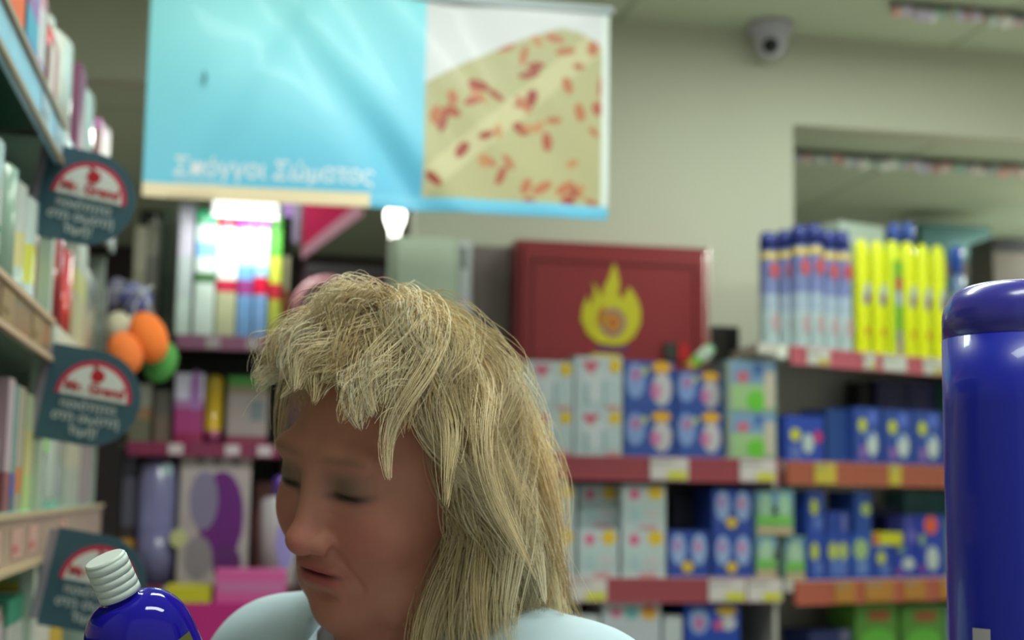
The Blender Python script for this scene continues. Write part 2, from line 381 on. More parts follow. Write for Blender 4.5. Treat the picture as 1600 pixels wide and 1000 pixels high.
D_white = [('r', .5, .30, .9, .5, (186, 204, 208)), ('r', .42, .45, .5, .55, (206, 214, 220)), ('t', .33, .78, .2, .13, (208, 96, 122)), ('o', .84, .84, .13, .14, (226, 190, 40)), ('r', .25, .3, .08, .4, (150, 176, 192)), ('r', .62, .35, .07, .45, (150, 178, 194)), ('r', .8, .06, .3, .07, (214, 150, 150))]
D_blue = [('o', .22, .6, .19, .36, (132, 160, 216)), ('o', .22, .72, .1, .14, (176, 120, 170)), ('o', .75, .45, .2, .34, (196, 192, 200)), ('o', .62, .4, .1, .16, (206, 120, 170)), ('o', .74, .88, .2, .12, (228, 170, 40)), ('o', .4, .8, .06, .09, (190, 200, 120))]
D_green = [('r', .5, .75, .96, .45, (120, 156, 196)), ('r', .5, .3, .9, .5, (160, 196, 140)), ('o', .33, .68, .12, .12, (206, 110, 130)), ('r', .64, .84, .14, .2, (60, 96, 176)), ('o', .6, .22, .2, .2, (106, 196, 60)), ('r', .86, .45, .2, .7, (200, 190, 172)), ('r', .06, .5, .08, .9, (150, 160, 150))]
D_twin = [('o', .25, .6, .18, .34, (150, 176, 220)), ('o', .22, .68, .09, .14, (176, 130, 190)), ('o', .75, .6, .18, .34, (150, 176, 220)), ('o', .72, .66, .09, .14, (196, 130, 180)), ('o', .47, .22, .14, .12, (226, 190, 40))]
D_greentwin = [('r', .5, .8, .95, .3, (110, 150, 180)), ('o', .27, .62, .16, .3, (160, 200, 170)), ('o', .75, .62, .16, .3, (160, 200, 170)), ('r', .5, .32, .9, .22, (120, 190, 90)), ('r', .5, .1, .9, .16, (196, 176, 140))]
D_white2 = [('r', .5, .4, .92, .45, (186, 206, 208)), ('o', .28, .78, .12, .12, (216, 96, 140)), ('o', .76, .82, .18, .16, (228, 190, 44)), ('r', .3, .3, .2, .3, (170, 196, 206)), ('r', .7, .35, .3, .2, (200, 196, 200)), ('r', .6, .05, .4, .08, (216, 150, 160))]
D_egg = [('o', .3, .68, .15, .13, (206, 214, 50)), ('o', .66, .35, .2, .22, (206, 218, 216)), ('r', .3, .2, .25, .22, (150, 110, 190)), ('o', .66, .82, .16, .14, (96, 120, 220)), ('r', .5, .5, .3, .1, (90, 130, 210))]

# ================================================================== MAIN SHELF GONDOLA (below the fire cabinet)
YF = 3.95; GD = .30
gx0, gx1 = pX(560, YF), pX(1217, YF)
zA, zAb = pZ(1000, 713, YF), pZ(1000, 751, YF)
zB, zBb = pZ(1000, 902, YF), pZ(1000, 940, YF)
zC = zB-(zA-zB)
t = thing('shop_shelving', 'white shelving unit with dark red price rails under the fire cabinet', 'shelving', (gx0, YF, 0)); gw = gx1-gx0
RAIL = (136, 60, 70)
def price_rail(parent, x0, x1, z0, z1, col, labs, y=0.0, name='price_rail'):
    mb = MB(); mb.box(x0, x1, y-.012, y, z0, z1, col, bev=.001); mb.box(x0, x1, y-.014, y-.012, z1-.005, z1, tuple(min(255, int(c*1.15)+12) for c in col)); mb.box(x0, x1, y-.014, y-.012, z0, z0+.005, tuple(min(255, int(c*1.15)+8) for c in col))
    r_ = mb.build(name, attr_mat('rail_plastic', 0.3, noise=0.03), parent)
    for (a, b, c1, c2, lab) in labs:
        mb = MB(); mb.box(a, b, y-.017, y-.0145, z0+.003, z1-.003, c1)
        if c2: mb.box(a+(b-a)*.45, b-.004, y-.018, y-.017, z0+.006, z0+(z1-z0)*.42, c2)
        mb.box(a+.004, a+(b-a)*.6, y-.018, y-.017, z1-.018, z1-.012, (150, 150, 150))
        mb.build('price_tag', CARD(), r_)
    return r_
for zt, labs in ((zA, [(1017, 1076), (1157, 1213)]), (zB, [(890, 950), (1108, 1165), (1168, 1222)]), (zC, []), (zC-.34, [])):
    mb = MB(); mb.box(0, gw, 0, GD, zt-.03, zt, (196, 196, 190)); s_ = mb.build('shelf_board', METAL(), t)
    zb = zt-(zA-zAb)
    price_rail(s_, 0, gw, zb, zt-.0005, RAIL, [(pX(a, YF-.02, 730)-gx0, min(pX(b, YF-.02, 730)-gx0, gw), (214, 206, 206), (212, 210, 60), '') for a, b in labs])
mb = MB(); mb.box(0, gw, GD, GD+.03, 0, zA+.06, (70, 68, 68)); mb.build('back_panel', METAL(), t)
mb = MB(); mb.box(0, gw, .02, GD, 0, .12, (90, 88, 86)); mb.build('base', METAL(), t)
for fx in (0, 1):
    mb = MB(); x_ = (gw-.012)*fx; mb.box(x_, x_+.012, .02, GD, 0, zA-.03, (176, 174, 168)); mb.build('side_panel', METAL(), t)

def stack(cols, yf, z, ref_py, kind_desc, where, depth=.2):
    """cols: (px0, px1, [(py_top, kind, extra_y, label)]) lower box first"""
    for (a, b, boxes) in cols:
        zc = z
        for (pyt, kind, dy, lab) in boxes:
            y = yf+dy
            x0_, x1_ = pX(a, y, ref_py)+.0015, pX(b, y, ref_py)-.0015
            top = pZ((a+b)/2, pyt, y); base, dec, nm = kind
            card_box(nm, lab, 'detergent box', x0_, x1_, y, depth, zc, top-zc-.0008, base, dec, group='detergent boxes on the '+('upper' if z > zA-.01 else 'second' if z > zB-.01 else 'lowest')+' red railed shelf')
            zc = top
KW = ((192, 206, 214), D_white, 'detergent_box'); KB = (BLUE, D_blue, 'detergent_box'); KG = ((140, 168, 160), D_green, 'detergent_box')
KT = ((46, 74, 164), D_twin, 'detergent_box'); KGT = ((110, 150, 150), D_greentwin, 'detergent_box'); KW2 = ((196, 208, 214), D_white2, 'detergent_box')
KE = ((50, 80, 166), D_egg, 'detergent_box')
A = 'on the shelf under the fire cabinet'
def wl(row, n, extra=''): return f'white detergent box with pink emblem, {row} row under the fire cabinet, {n} one{extra}'
stack([
 (664, 741, [(642, KW, .02, 'white detergent box hidden at far left under the fire cabinet, lower row'), ]),
 (742, 819, [(641, KW, .02, 'white pink emblem box in lower row, nearest the blonde hair'), (563, KW, .025, 'white pink emblem box in upper row, nearest the blonde hair')]),
 (820, 896, [(641, KW, .02, 'white pink emblem box in lower row, middle of the three'), (564, KW, .025, 'white pink emblem box in upper row, middle of the three')]),
 (897, 973, [(641, KW, .02, 'white pink emblem box in lower row, beside the blue boxes'), (557, KW, .025, 'white pink emblem box in upper row under the flame emblem, yellow corner')]),
 (975, 1054, [(642, KB, .02, 'blue box with orange oval in lower row, beside the white boxes'), (564, KB, .025, 'blue box with orange oval in upper row, right below the flame')]),
 (1056, 1130, [(643, KB, .02, 'blue box with orange oval in lower row, beside the green box'), (580, KB, .06, 'blue box with orange oval in upper row, under the tilted tube')]),
 (1134, 1214, [(644, KG, .02, 'pale green and blue box in lower row at the shelf end'), (563, KG, .025, 'pale green and blue box in upper row at the shelf end')]),
], YF, zA, 660, '', A)
yb = YF+.14
# yellow box behind, between white and blue
Bc = 'on the second red railed shelf'
stack([
 (775, 835, [(824, KW2, .02, 'white box on the second red shelf, half hidden behind blonde hair, lower row')]),
 (838, 899, [(824, KW2, .02, 'white box with yellow dot, second red shelf, lower row, beside the hair'), (756, KW2, .025, 'white box with yellow dot, second red shelf, upper row, beside the hair')]),
 (903, 967, [(826, KW2, .02, 'white box with yellow dot, second red shelf, lower row, middle'), (758, KW2, .09, 'shaded white box with yellow dot set back, second red shelf, upper row')]),
 (971, 1041, [(827, KW2, .02, 'white box with yellow dot, second red shelf, lower row, beside blue box'), (757, KW2, .02, 'white box with yellow dot, second red shelf, upper row, beside dark gap')]),
 (1043, 1109, [(829, KT, .02, 'blue box with two figures standing alone below the dark gap')]),
 (1113, 1177, [(832, KT, .02, 'blue box with two figures, lower row, beside pale green boxes'), (763, KT, .02, 'blue box with two figures, upper row, beside pale green box')]),
 (1180, 1215, [(836, ((120, 158, 150), [D_greentwin[0], ('o', .5, .6, .34, .3, (170, 204, 176)), D_greentwin[3], D_greentwin[4]], 'detergent_box'), .02, 'narrow pale green box in lower row under the wide green box')]),
], YF, zB, 860, '', Bc)
# wide green box across two narrow ones : right narrow one stands on the shelf end
xg0, xg1 = pX(1180, YF+.02, 800), gx1-.002
zg0 = pZ(1197, 836, YF+.02)
card_box('detergent_box', 'wide pale green twin box in upper row at the end of second red shelf', 'detergent box', xg0, xg1+.055, YF+.02, .16, zg0, pZ(1215, 765, YF+.02)-zg0, (110, 150, 150), D_greentwin)
stack([
 (760, 861, [(960, ((196, 204, 210), [], 'detergent_box'), .02, 'plain pale box on lowest shelf, beside the hair ends')]),
 (864, 937, [(961, ((206, 216, 222), [('o', .8, .1, .15, .06, (220, 150, 140))], 'detergent_box'), .02, 'low plain white box on the lowest visible shelf')]),
 (940, 1033, [(942, ((196, 204, 216), [('o', .24, .9, .1, .05, (214, 110, 150)), ('o', .5, .9, .12, .07, (110, 180, 180)), ('o', .8, .9, .14, .08, (226, 170, 60)), ('o', .8, .95, .1, .03, (214, 90, 80))], 'detergent_box'), .02, 'white box with pink, teal and orange dots on lowest visible shelf')]),
 (1036, 1067, [(962, ((200, 210, 216), [], 'detergent_box'), .03, 'narrow plain white box left of the lowest blue box')]),
 (1070, 1157, [(944, ((30, 72, 180), [('o', .25, .82, .18, .14, (140, 170, 220)), ('o', .25, .8, .1, .08, (190, 120, 170)), ('o', .75, .93, .2, .05, (228, 190, 40)), ('o', .78, .8, .15, .08, (196, 200, 210)), ('o', .6, .78, .1, .06, (200, 90, 150))], 'detergent_box'), .02, 'blue box with yellow oval on lowest visible red railed shelf')]),
], YF, zC, 980, '', '')
# dim box in the gap
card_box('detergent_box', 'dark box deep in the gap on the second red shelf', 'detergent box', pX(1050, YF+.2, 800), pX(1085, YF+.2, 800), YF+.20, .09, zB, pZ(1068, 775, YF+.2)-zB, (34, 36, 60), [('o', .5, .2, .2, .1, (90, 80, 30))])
card_box('detergent_box', 'bright yellow box end showing under the flame emblem', 'detergent box', pX(925, YF+.23, 580), pX(969, YF+.23, 580), YF+.232, .062, zA, pZ(950, 553, YF+.23)-zA, (226, 210, 50), [])
# tilted tube lying on top of boxes
tz = pZ(1093, 580, YF+.06)
a_ = onY(1070, 583, YF+.10); b_ = onY(1114, 541, YF+.10)
t = thing('squeeze_bottle', 'small green and white bottle lying tilted on the upper detergent boxes', 'bottle', (a_.x, a_.y, a_.z))
d_ = (b_-a_); q = d_.to_track_quat('Z', 'Y'); L_ = d_.length
mb = MB(); r_ = .021; mb.lathe([(.008, 0, (220, 120, 50)), (r_*.8, .008, (220, 120, 50)), (r_, .02, (206, 170, 60)), (r_, .035, (130, 190, 60)), (r_, .06, (200, 220, 200)), (r_, L_-.02, (120, 180, 130)), (r_*.7, L_-.004, (120, 180, 130))]); o = mb.build('body', PLAS(), t); o.rotation_mode = 'QUATERNION'; o.rotation_quaternion = q
mb = MB(); mb.lathe([(.009, -.02, (190, 60, 60)), (.010, 0, (190, 60, 60))]); o = mb.build('cap', PLAS(), t); o.rotation_mode = 'QUATERNION'; o.rotation_quaternion = q

# ================================================================== RIGHT BAY, turned a little
BA = math.radians(21); ex = Vector((math.cos(BA), math.sin(BA), 0)); ey = Vector((-math.sin(BA), math.cos(BA), 0))
P0 = onY(1226, 740, 3.97); P0.z = 0
ORG = (P0, ex, ey)
def bay(px, py, off=0.0):
    """pixel -> (along, z) on the bay plane set back by off"""
    p = onPlane(px, py, P0+ey*off, ey); return (p-P0).dot(ex), p.z
bw = bay(1560, 740)[0]; BDp = .26
zU = bay(1232, 540)[1]; zO1 = bay(1300, 722)[1]; zO2 = bay(1360, 905)[1]; zO3 = zO2-.33
t = thing('corner_shelving', 'shelving bay with orange price rails beside the big blue bottle', 'shelving', (P0.x, P0.y, 0), BA)
def board(x0, x1, z, nm='shelf_board', skew=.09):
    mb = MB(); n = 0
    for zz in (z-.03, z): mb.v += [(x0, 0, zz), (x1, 0, zz), (x1, BDp, zz), (x0+skew, BDp, zz)]
    for f in ((0, 1, 5, 4), (1, 2, 6, 5), (2, 3, 7, 6), (3, 0, 4, 7), (3, 2, 1, 0), (4, 5, 6, 7)): mb.face(f, (190, 188, 182))
    return mb.build(nm, METAL(), t)
s1 = board(0, bw, zO1); s2 = board(0, bw, zO2); s3 = board(.03, bw, zO3); sU = board(-.10, bw, zU, skew=.12)
YEL = (206, 184, 70); OCH = (186, 128, 56)
railh = .068
price_rail(s1, 0, bw, zO1-railh, zO1-.0005, (152, 82, 64), [(bay(a, 740)[0], bay(b, 740)[0], YEL, None, '') for a, b in ((1267, 1300), (1383, 1402))], name='price_rail')
price_rail(s2, .03, bw, zO2-railh, zO2-.0005, (158, 82, 66), [(bay(a, 925)[0], bay(b, 925)[0], OCH, None, '') for a, b in ((1298, 1330), (1345, 1390), (1407, 1440), (1463, 1490))])
price_rail(sU, bay(1232, 550)[0], bw, zU-.055, zU-.0005, (170, 86, 98), [(bay(a, 560)[0], bay(b, 560)[0], (214, 216, 210), c, '') for a, b, c in ((1256, 1290, YEL), (1344, 1362, (210, 200, 90)), (1374, 1410, None), (1437, 1470, YEL))])
mb = MB(); mb.box(-.03, .0, -.01, .03, zU-.04, zU-.002, (220, 222, 214)); mb.build('bracket', METAL(), t)
mb = MB(); mb.box(.09, bw, BDp, BDp+.02, 0, zU+.02, (176, 172, 164)); mb.build('back_panel', METAL(), t)
mb = MB(); mb.box(bw-.015, bw, .01, BDp, 0, zU-.03, (150, 148, 142)); mb.build('side_panel', METAL(), t)
def bbox(a, b, z0, pyt, kind, off, lab, depth=.12, cat='detergent box', side=None):
    x0_, _ = bay(a, 680, off); x1_, _ = bay(b, 680, off); top = bay((a+b)/2, pyt, off)[1]
    return card_box(kind[2], lab, cat, x0_+.001, x1_-.001, off, depth, z0, top-z0, kind[0], kind[1], rotz=BA, origin=ORG, side=side, group='detergent boxes on the '+('orange railed' if z0 > zO1-.01 else 'ochre tagged' if z0 > zO2-.01 else 'lowest')+' shelf beside the big bottle')
KX = ((46, 76, 180), [('o', .25, .58, .14, .14, (206, 206, 50)), ('o', .58, .4, .14, .22, (196, 212, 206)), ('o', .84, .55, .1, .14, (206, 60, 110)), ('r', .25, .2, .3, .3, (96, 116, 190))], 'detergent_box')
KP = ((44, 78, 150), [], 'detergent_box')
bbox(1227, 1288, zO1, 650, KX, .02, 'blue box with yellow, white and red dots at left end of orange shelf', .09)
bbox(1292, 1333, zO1, 640, KP, .05, 'plain dark blue box between two printed ones on orange shelf')
bbox(1335, 1377, zO1, 637, KE, .02, 'blue box with white egg, leftmost of the three on orange shelf')
bbox(1381, 1426, zO1, 641, KE, .02, 'blue box with white egg, middle of the three on orange shelf')
bbox(1428, 1472, zO1, 643, KE, .02, 'blue box with white egg, nearest the big blue bottle')
bbox(1475, 1515, zO1, 662, ((60, 74, 176), [], 'detergent_box'), .03, 'plain violet blue box half behind the big blue bottle', side=(60, 74, 176))
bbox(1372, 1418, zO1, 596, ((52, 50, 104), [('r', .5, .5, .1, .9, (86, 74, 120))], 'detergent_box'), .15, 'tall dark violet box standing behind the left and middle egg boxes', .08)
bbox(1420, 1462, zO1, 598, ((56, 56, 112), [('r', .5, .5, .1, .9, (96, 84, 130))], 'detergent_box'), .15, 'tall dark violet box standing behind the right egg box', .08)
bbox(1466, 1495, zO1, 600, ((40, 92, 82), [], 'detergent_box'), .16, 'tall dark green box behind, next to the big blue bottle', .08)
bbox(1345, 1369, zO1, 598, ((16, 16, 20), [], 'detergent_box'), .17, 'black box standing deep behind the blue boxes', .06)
# O2 shelf
bbox(1224, 1257, zO2, 838, ((120, 158, 150), [D_greentwin[0], ('o', .5, .6, .34, .3, (170, 204, 176)), D_greentwin[3], D_greentwin[4]], 'detergent_box'), .02, 'narrow pale green box left of the small blue boxes, below the wide twin box', .1)
KS = ((42, 74, 172), [('o', .4, .62, .24, .2, (190, 200, 70)), ('r', .6, .25, .5, .3, (90, 120, 200))], 'detergent_box')
zl = bay(1275, 834, .02)[1]; zl2 = bay(1340, 834, .02)[1]
bbox(1260, 1287, zO2, 834, KS, .02, 'small blue box, lower row, left end of ochre tagged shelf')
bbox(1260, 1287, zl, 767, KS, .02, 'small blue box, upper row, left end of ochre tagged shelf')
bbox(1289, 1326, zO2, 834, ((42, 74, 172), [('o', .28, .62, .2, .2, (190, 200, 90)), ('o', .7, .62, .2, .2, (180, 196, 110)), ('r', .5, .25, .7, .35, (90, 120, 200))], 'detergent_box'), .02, 'blue box with two yellow dots, lower row, ochre tagged shelf')
bbox(1291, 1326, bay(1307, 834, .02)[1], 799, ((38, 68, 160), [('r', .75, .5, .2, .7, (110, 110, 180))], 'detergent_box'), .02, 'low dark blue box on top of the two dot box')
bbox(1328, 1360, zO2, 834, ((46, 84, 180), [('o', .45, .65, .36, .24, (160, 190, 130)), ('r', .5, .25, .5, .3, (110, 140, 206))], 'detergent_box'), .02, 'blue box with pale green dot, lower row, third from left')
bbox(1334, 1360, zl2, 768, ((40, 76, 160), [('o', .65, .58, .3, .16, (170, 190, 110))], 'detergent_box'), .02, 'small blue box, upper row, beside the dark gap')
bbox(1362, 1391, zO2, 852, KS, .02, 'blue box lying under the yellow strip box, ochre tagged shelf')
bbox(1362, 1408, bay(1376, 852, .02)[1]+.0, 832, ((206, 206, 40), [('r', .1, .5, .2, .8, (206, 90, 60))], 'detergent_box'), .02, 'flat yellow box lying on blue boxes', .1)
KEB = ((40, 66, 176), [('o', .6, .42, .26, .2, (196, 208, 206)), ('r', .2, .2, .2, .14, (170, 80, 160)), ('o', .3, .85, .16, .1, (130, 170, 120))], 'detergent_box')
bbox(1393, 1431, zO2, 852, KEB, .03, 'blue box with white egg beneath the yellow strip box')
bbox(1433, 1473, zO2, 805, ((40, 66, 176), [('o', .5, .3, .24, .2, (196, 208, 206)), ('r', .1, .14, .16, .1, (170, 80, 160)), ('o', .45, .84, .26, .15, (226, 96, 60)), ('o', .1, .6, .1, .1, (150, 180, 120))], 'detergent_box'), .02, 'blue box with orange dot near the big blue bottle')
bbox(1410, 1431, bay(1412, 852, .03)[1], 806, ((70, 76, 170), [('o', .6, .3, .3, .2, (120, 110, 200))], 'detergent_box'), .03, 'small violet blue box behind the yellow strip box end', .08)
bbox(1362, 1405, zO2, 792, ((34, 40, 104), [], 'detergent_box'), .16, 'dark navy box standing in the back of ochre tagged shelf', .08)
bbox(1410, 1500, zO2, 768, ((80, 132, 140), [], 'detergent_box'), .17, 'pale teal box at the back of the ochre tagged shelf', .08)
bbox(1475, 1512, zO2, 810, ((110, 150, 150), [('r', .4, .4, .3, .8, (180, 160, 110))], 'detergent_box'), .03, 'teal box with tan stripe beside the big blue bottle', .1)
# O3
KGR = ((86, 140, 56), [('r', .55, .86, .5, .12, (156, 84, 50)), ('o', .5, .55, .4, .16, (96, 180, 60))], 'detergent_box')
bbox(1333, 1398, zO3, 944, KGR, .03, 'green box with brown stripe below ochre tags, left of the pair')
bbox(1404, 1470, zO3, 946, KGR, .03, 'green box with brown stripe below ochre tags, right of the pair')
bbox(1472, 1510, zO3, 946, ((120, 150, 150), [], 'detergent_box'), .04, 'pale teal box on the lowest shelf beside the big blue bottle')
bbox(1262, 1330, zO3, 985, ((30, 44, 100), [('r', .8, .9, .2, .2, (110, 110, 140))], 'detergent_box'), .05, 'dark navy box on the lowest shelf left of the green pair')
# upper shelf: blue capped spray cans
def spray(px, pyt, off, lab, base_py=None, w=.046, style='blue'):
    a, zt = bay(px, pyt, off); z0 = zU; q = P0+ex*a+ey*off; h = zt-z0; r = w/2
    t = thing('spray_can' if style == 'blue' else 'cleaner_bottle', lab, 'spray can' if style == 'blue' else 'bottle', (q.x, q.y, z0), BA, 'blue capped spray cans on the upper shelf' if style == 'blue' else 'yellow cleaner bottles on the upper shelf')
    mb = MB()
    if style == 'blue':
        mb.lathe([(r*.96, 0, (150, 160, 180)), (r, .004, (176, 196, 200)), (r, h*.3, (160, 176, 196)), (r, h*.45, (120, 130, 180)), (r, h*.62, (110, 120, 176)), (r, h*.76, (206, 180, 60)), (r, h*.81, (110, 120, 170)), (r*.9, h*.84, (110, 120, 170))], n=20); mb.build('body', attr_mat('can_metal', 0.3, metal=.1), t)
        mb = MB(); mb.lathe([(r*.98, h*.84, (36, 56, 150)), (r*.98, h*.95, (40, 60, 160)), (r*.75, h, (36, 52, 146))], n=20); mb.build('cap', PLAS(), t)
        mb = MB(); mb.disc(0, h*.66, r*.7, h*.07, -r-.0005, (206, 96, 106)); mb.build('label', CARD(), t); mb = MB(); mb.disc(r*.1, h*.2, r*.5, h*.08, -r-.0005, (206, 170, 180)); mb.build('label', CARD(), t)
    else:
        Yc = (214, 222, 20) if style == 'yellow' else (206, 220, 30)
        mb.lathe([(r*.94, 0, Yc), (r, .006, Yc), (r, h*.5, Yc), (r, h*.84, Yc), (r*.9, h*.93, Yc), (r*.6, h*.985, Yc), (r*.2, h, Yc)], n=20, sy=.8); mb.build('body', attr_mat('yellow_plastic', 0.35, noise=.02), t)
        mb = MB()
        if style == 'green': mb.rect(0, h*.47, r*1.3, h*.7, -r*.8-.0008, (120, 190, 60)); mb.disc(0, h*.62, r*.6, h*.06, -r*.8-.0022, (206, 90, 90)); mb.disc(0, h*.5, r*.6, h*.07, -r*.8-.0022, (176, 186, 206)); mb.rect(0, h*.12, r, h*.2, -r*.8-.0022, (170, 160, 150))
        else: mb.disc(.0, h*.52, r*.55, h*.10, -r*.8-.001, (190, 200, 196), ang=-.2); mb.disc(.002, h*.48, r*.3, h*.05, -r*.8-.002, (150, 70, 130)); mb.disc(0, h*.2, r*.3, h*.04, -r*.8-.001, (226, 150, 50))
        mb.build('label', CARD(), t)
    return t
for i, (px, py, off, lab) in enumerate([(1200, 364, .05, 'blue capped spray can at the far left end of the upper shelf'), (1226, 361, .09, 'blue capped spray can second from left on the upper shelf'),
    (1248, 354, .05, 'blue capped spray can third from left, taller looking, upper shelf'), (1271, 352, .05, 'blue capped spray can in the middle of the row of six'),
    (1293, 362, .05, 'blue capped spray can fifth from left on the upper shelf'), (1315, 363, .05, 'blue capped spray can touching the yellow bottles')]):
    spray(px, py, off, lab, w=.055)
for px, py, off, st, lab in [(1345, 374, .05, 'yellow', 'yellow bottle next to the blue capped spray cans'), (1370, 376, .055, 'yellow', 'yellow bottle second from left in the yellow row'), (1394, 376, .05, 'green', 'yellow bottle with tall green label in the yellow row'),
    (1417, 378, .055, 'yellow', 'yellow bottle just right of the green labelled one'), (1440, 382, .05, 'yellow', 'yellow bottle second from right in the yellow row'), (1464, 384, .05, 'yellow', 'yellow bottle at the right end of the yellow row')]:
    spray(px, py, off, lab, w=.056, style=st)
for px, py, lab in [(1396, 350, 'blue cap bottle behind the green labelled yellow bottle'), (1418, 349, 'blue cap bottle behind, second from left of that pair')]:
    a, zt = bay(px, py, .16); q = P0+ex*a+ey*.16; h = zt-zU; r = .022
    t = thing('cleaner_bottle', lab, 'bottle', (q.x, q.y, zU), BA); mb = MB(); mb.lathe([(r, 0, (200, 210, 214)), (r, h*.8, (180, 196, 214)), (r*.8, h*.84, (180, 196, 214))], n=20); mb.build('body', PLAS(), t)
    mb = MB(); mb.lathe([(r*.95, h*.84, (70, 110, 220)), (r*.95, h*.97, (70, 110, 220)), (r*.7, h, (70, 110, 220))], n=20); mb.build('cap', PLAS(), t)
x0_, _ = bay(1312, 360, .15); x1_, _ = bay(1382, 360, .15); zt = bay(1345, 350, .15)[1]
card_box('carton', 'pale white green carton behind the left yellow bottles', 'box', x0_, x1_, .15, .09, zU, zt-zU, (196, 212, 202), [], rotz=BA, origin=ORG)
a, zt = bay(1494, 386, .05); q = P0+ex*a+ey*.05; h = zt-zU; r = .023
t = thing('cleaner_bottle', 'pale blue bottle with bright blue cap beside the yellow row', 'bottle', (q.x, q.y, zU), BA)
mb = MB(); mb.lathe([(r, 0, (150, 176, 206)), (r, h*.35, (170, 196, 190)), (r, h*.6, (120, 150, 200)), (r, h*.72, (120, 150, 200)), (r*.7, h*.76, (120, 150, 200))], n=20); mb.build('body', PLAS(), t)
mb = MB(); mb.lathe([(r*.9, h*.76, (46, 96, 210)), (r*.95, h*.95, (46, 96, 210)), (r*.7, h, (46, 96, 210))], n=20); mb.build('cap', PLAS(), t)
mb = MB(); mb.disc(.004, h*.5, r*.4, h*.07, -r, (200, 210, 70)); mb.build('label', CARD(), t)

# ================================================================== LEFT AISLE SHELVING
SX = -.28; LD = .30
def dep(px): return .28*FPX/(366-px)
z1t, z1b, z2t, z2b, z3t, z3b = 1.5+.543, 1.5+.480, 1.5+.245, 1.5+.184, 1.5-.034, 1.5-.109
z4t = z3t-.29
ye1, ye2 = dep(81), dep(168)
t = thing('aisle_shelving', 'tall green shelving with wood edged price strips along the left edge', 'shelving', (SX, 0, 0))
def lshelf(z, zb, y0, y1, top, face, edge):
    mb = MB(); mb.box(-LD, 0, y0, y1, z-.012, z, top); s_ = mb.build('shelf_board', attr_mat('green_glass_shelf', 0.3), t)
    mb = MB(); mb.box(-.002, .006, y0, y1, zb, z, face)
    r_ = mb.build('price_rail', attr_mat('rail_plastic2', 0.25, noise=0.15, scale=25), s_)
    if edge:
        mb = MB(); mb.box(.006, .011, y0, y1, z-.007, z+.001, edge); mb.box(.006, .011, y0, y1, zb-.001, zb+.007, edge); mb.build('rail_edge', METAL(), r_)
    return r_
GREEN = (86, 140, 118)
r1 = lshelf(z1t, z1b, .9, ye1, (40, 96, 80), (140, 176, 200), (150, 130, 104))
r2_ = lshelf(z2t, z2b, .9, ye1, (90, 130, 118), (134, 112, 84), (186, 160, 136))
r3 = lshelf(z3t, z3b, .9, ye2, (120, 190, 170), (170, 146, 126), (178, 160, 128))
r1b = lshelf(z1t, z1t-.04, ye1+.04, ye2, (120, 150, 140), (196, 206, 206), None)
r2b = lshelf(z2t, z2t-.05, ye1+.04, ye2, (150, 170, 160), (184, 204, 194), None)
r4 = lshelf(z4t, z4t-.06, .9, ye2, (90, 150, 130), (170, 140, 120), None)
for r_, z, ys, c in ((r1, (z1t+z1b)/2, (1.95, 2.1), (170, 190, 205)), (r3, (z3t+z3b)/2, (1.55, 1.72, 1.90, 2.05, 2.4), (206, 160, 150)), (r2_, (z2t+z2b)/2, (1.72, 1.98), (160, 134, 96))):
    for y in ys:
        mb = MB(); mb.box(.0062, .0075, y, y+.09, z-.02, z+.018, c); mb.box(.0076, .0082, y+.01, y+.05, z-.012, z-.004, (190, 96, 90) if r_ is r3 else tuple(int(v*.8) for v in c)); mb.build('price_tag', CARD(), r_)
mb = MB(); mb.box(-.02, .0, ye1, ye1+.035, .0, z1t, (176, 190, 178)); mb.build('post', METAL(), t)
mb = MB(); mb.box(-LD-.02, -LD, .9, ye2, 0, z1t+.02, (60, 104, 88)); mb.build('back_panel', METAL(), t)
mb = MB(); mb.box(-LD, -.01, .9, .92, 0, z1t-.015, (60, 104, 88)); mb.build('side_panel', METAL(), t)
mb = MB(); mb.box(-LD, -.01, ye2-.015, ye2, 0, z1t-.05, (150, 160, 150)); mb.build('side_panel', METAL(), t)
mb = MB(); mb.box(-LD, -.02, .92, ye2-.02, 0, .1, (80, 90, 84)); mb.build('base', METAL(), t)

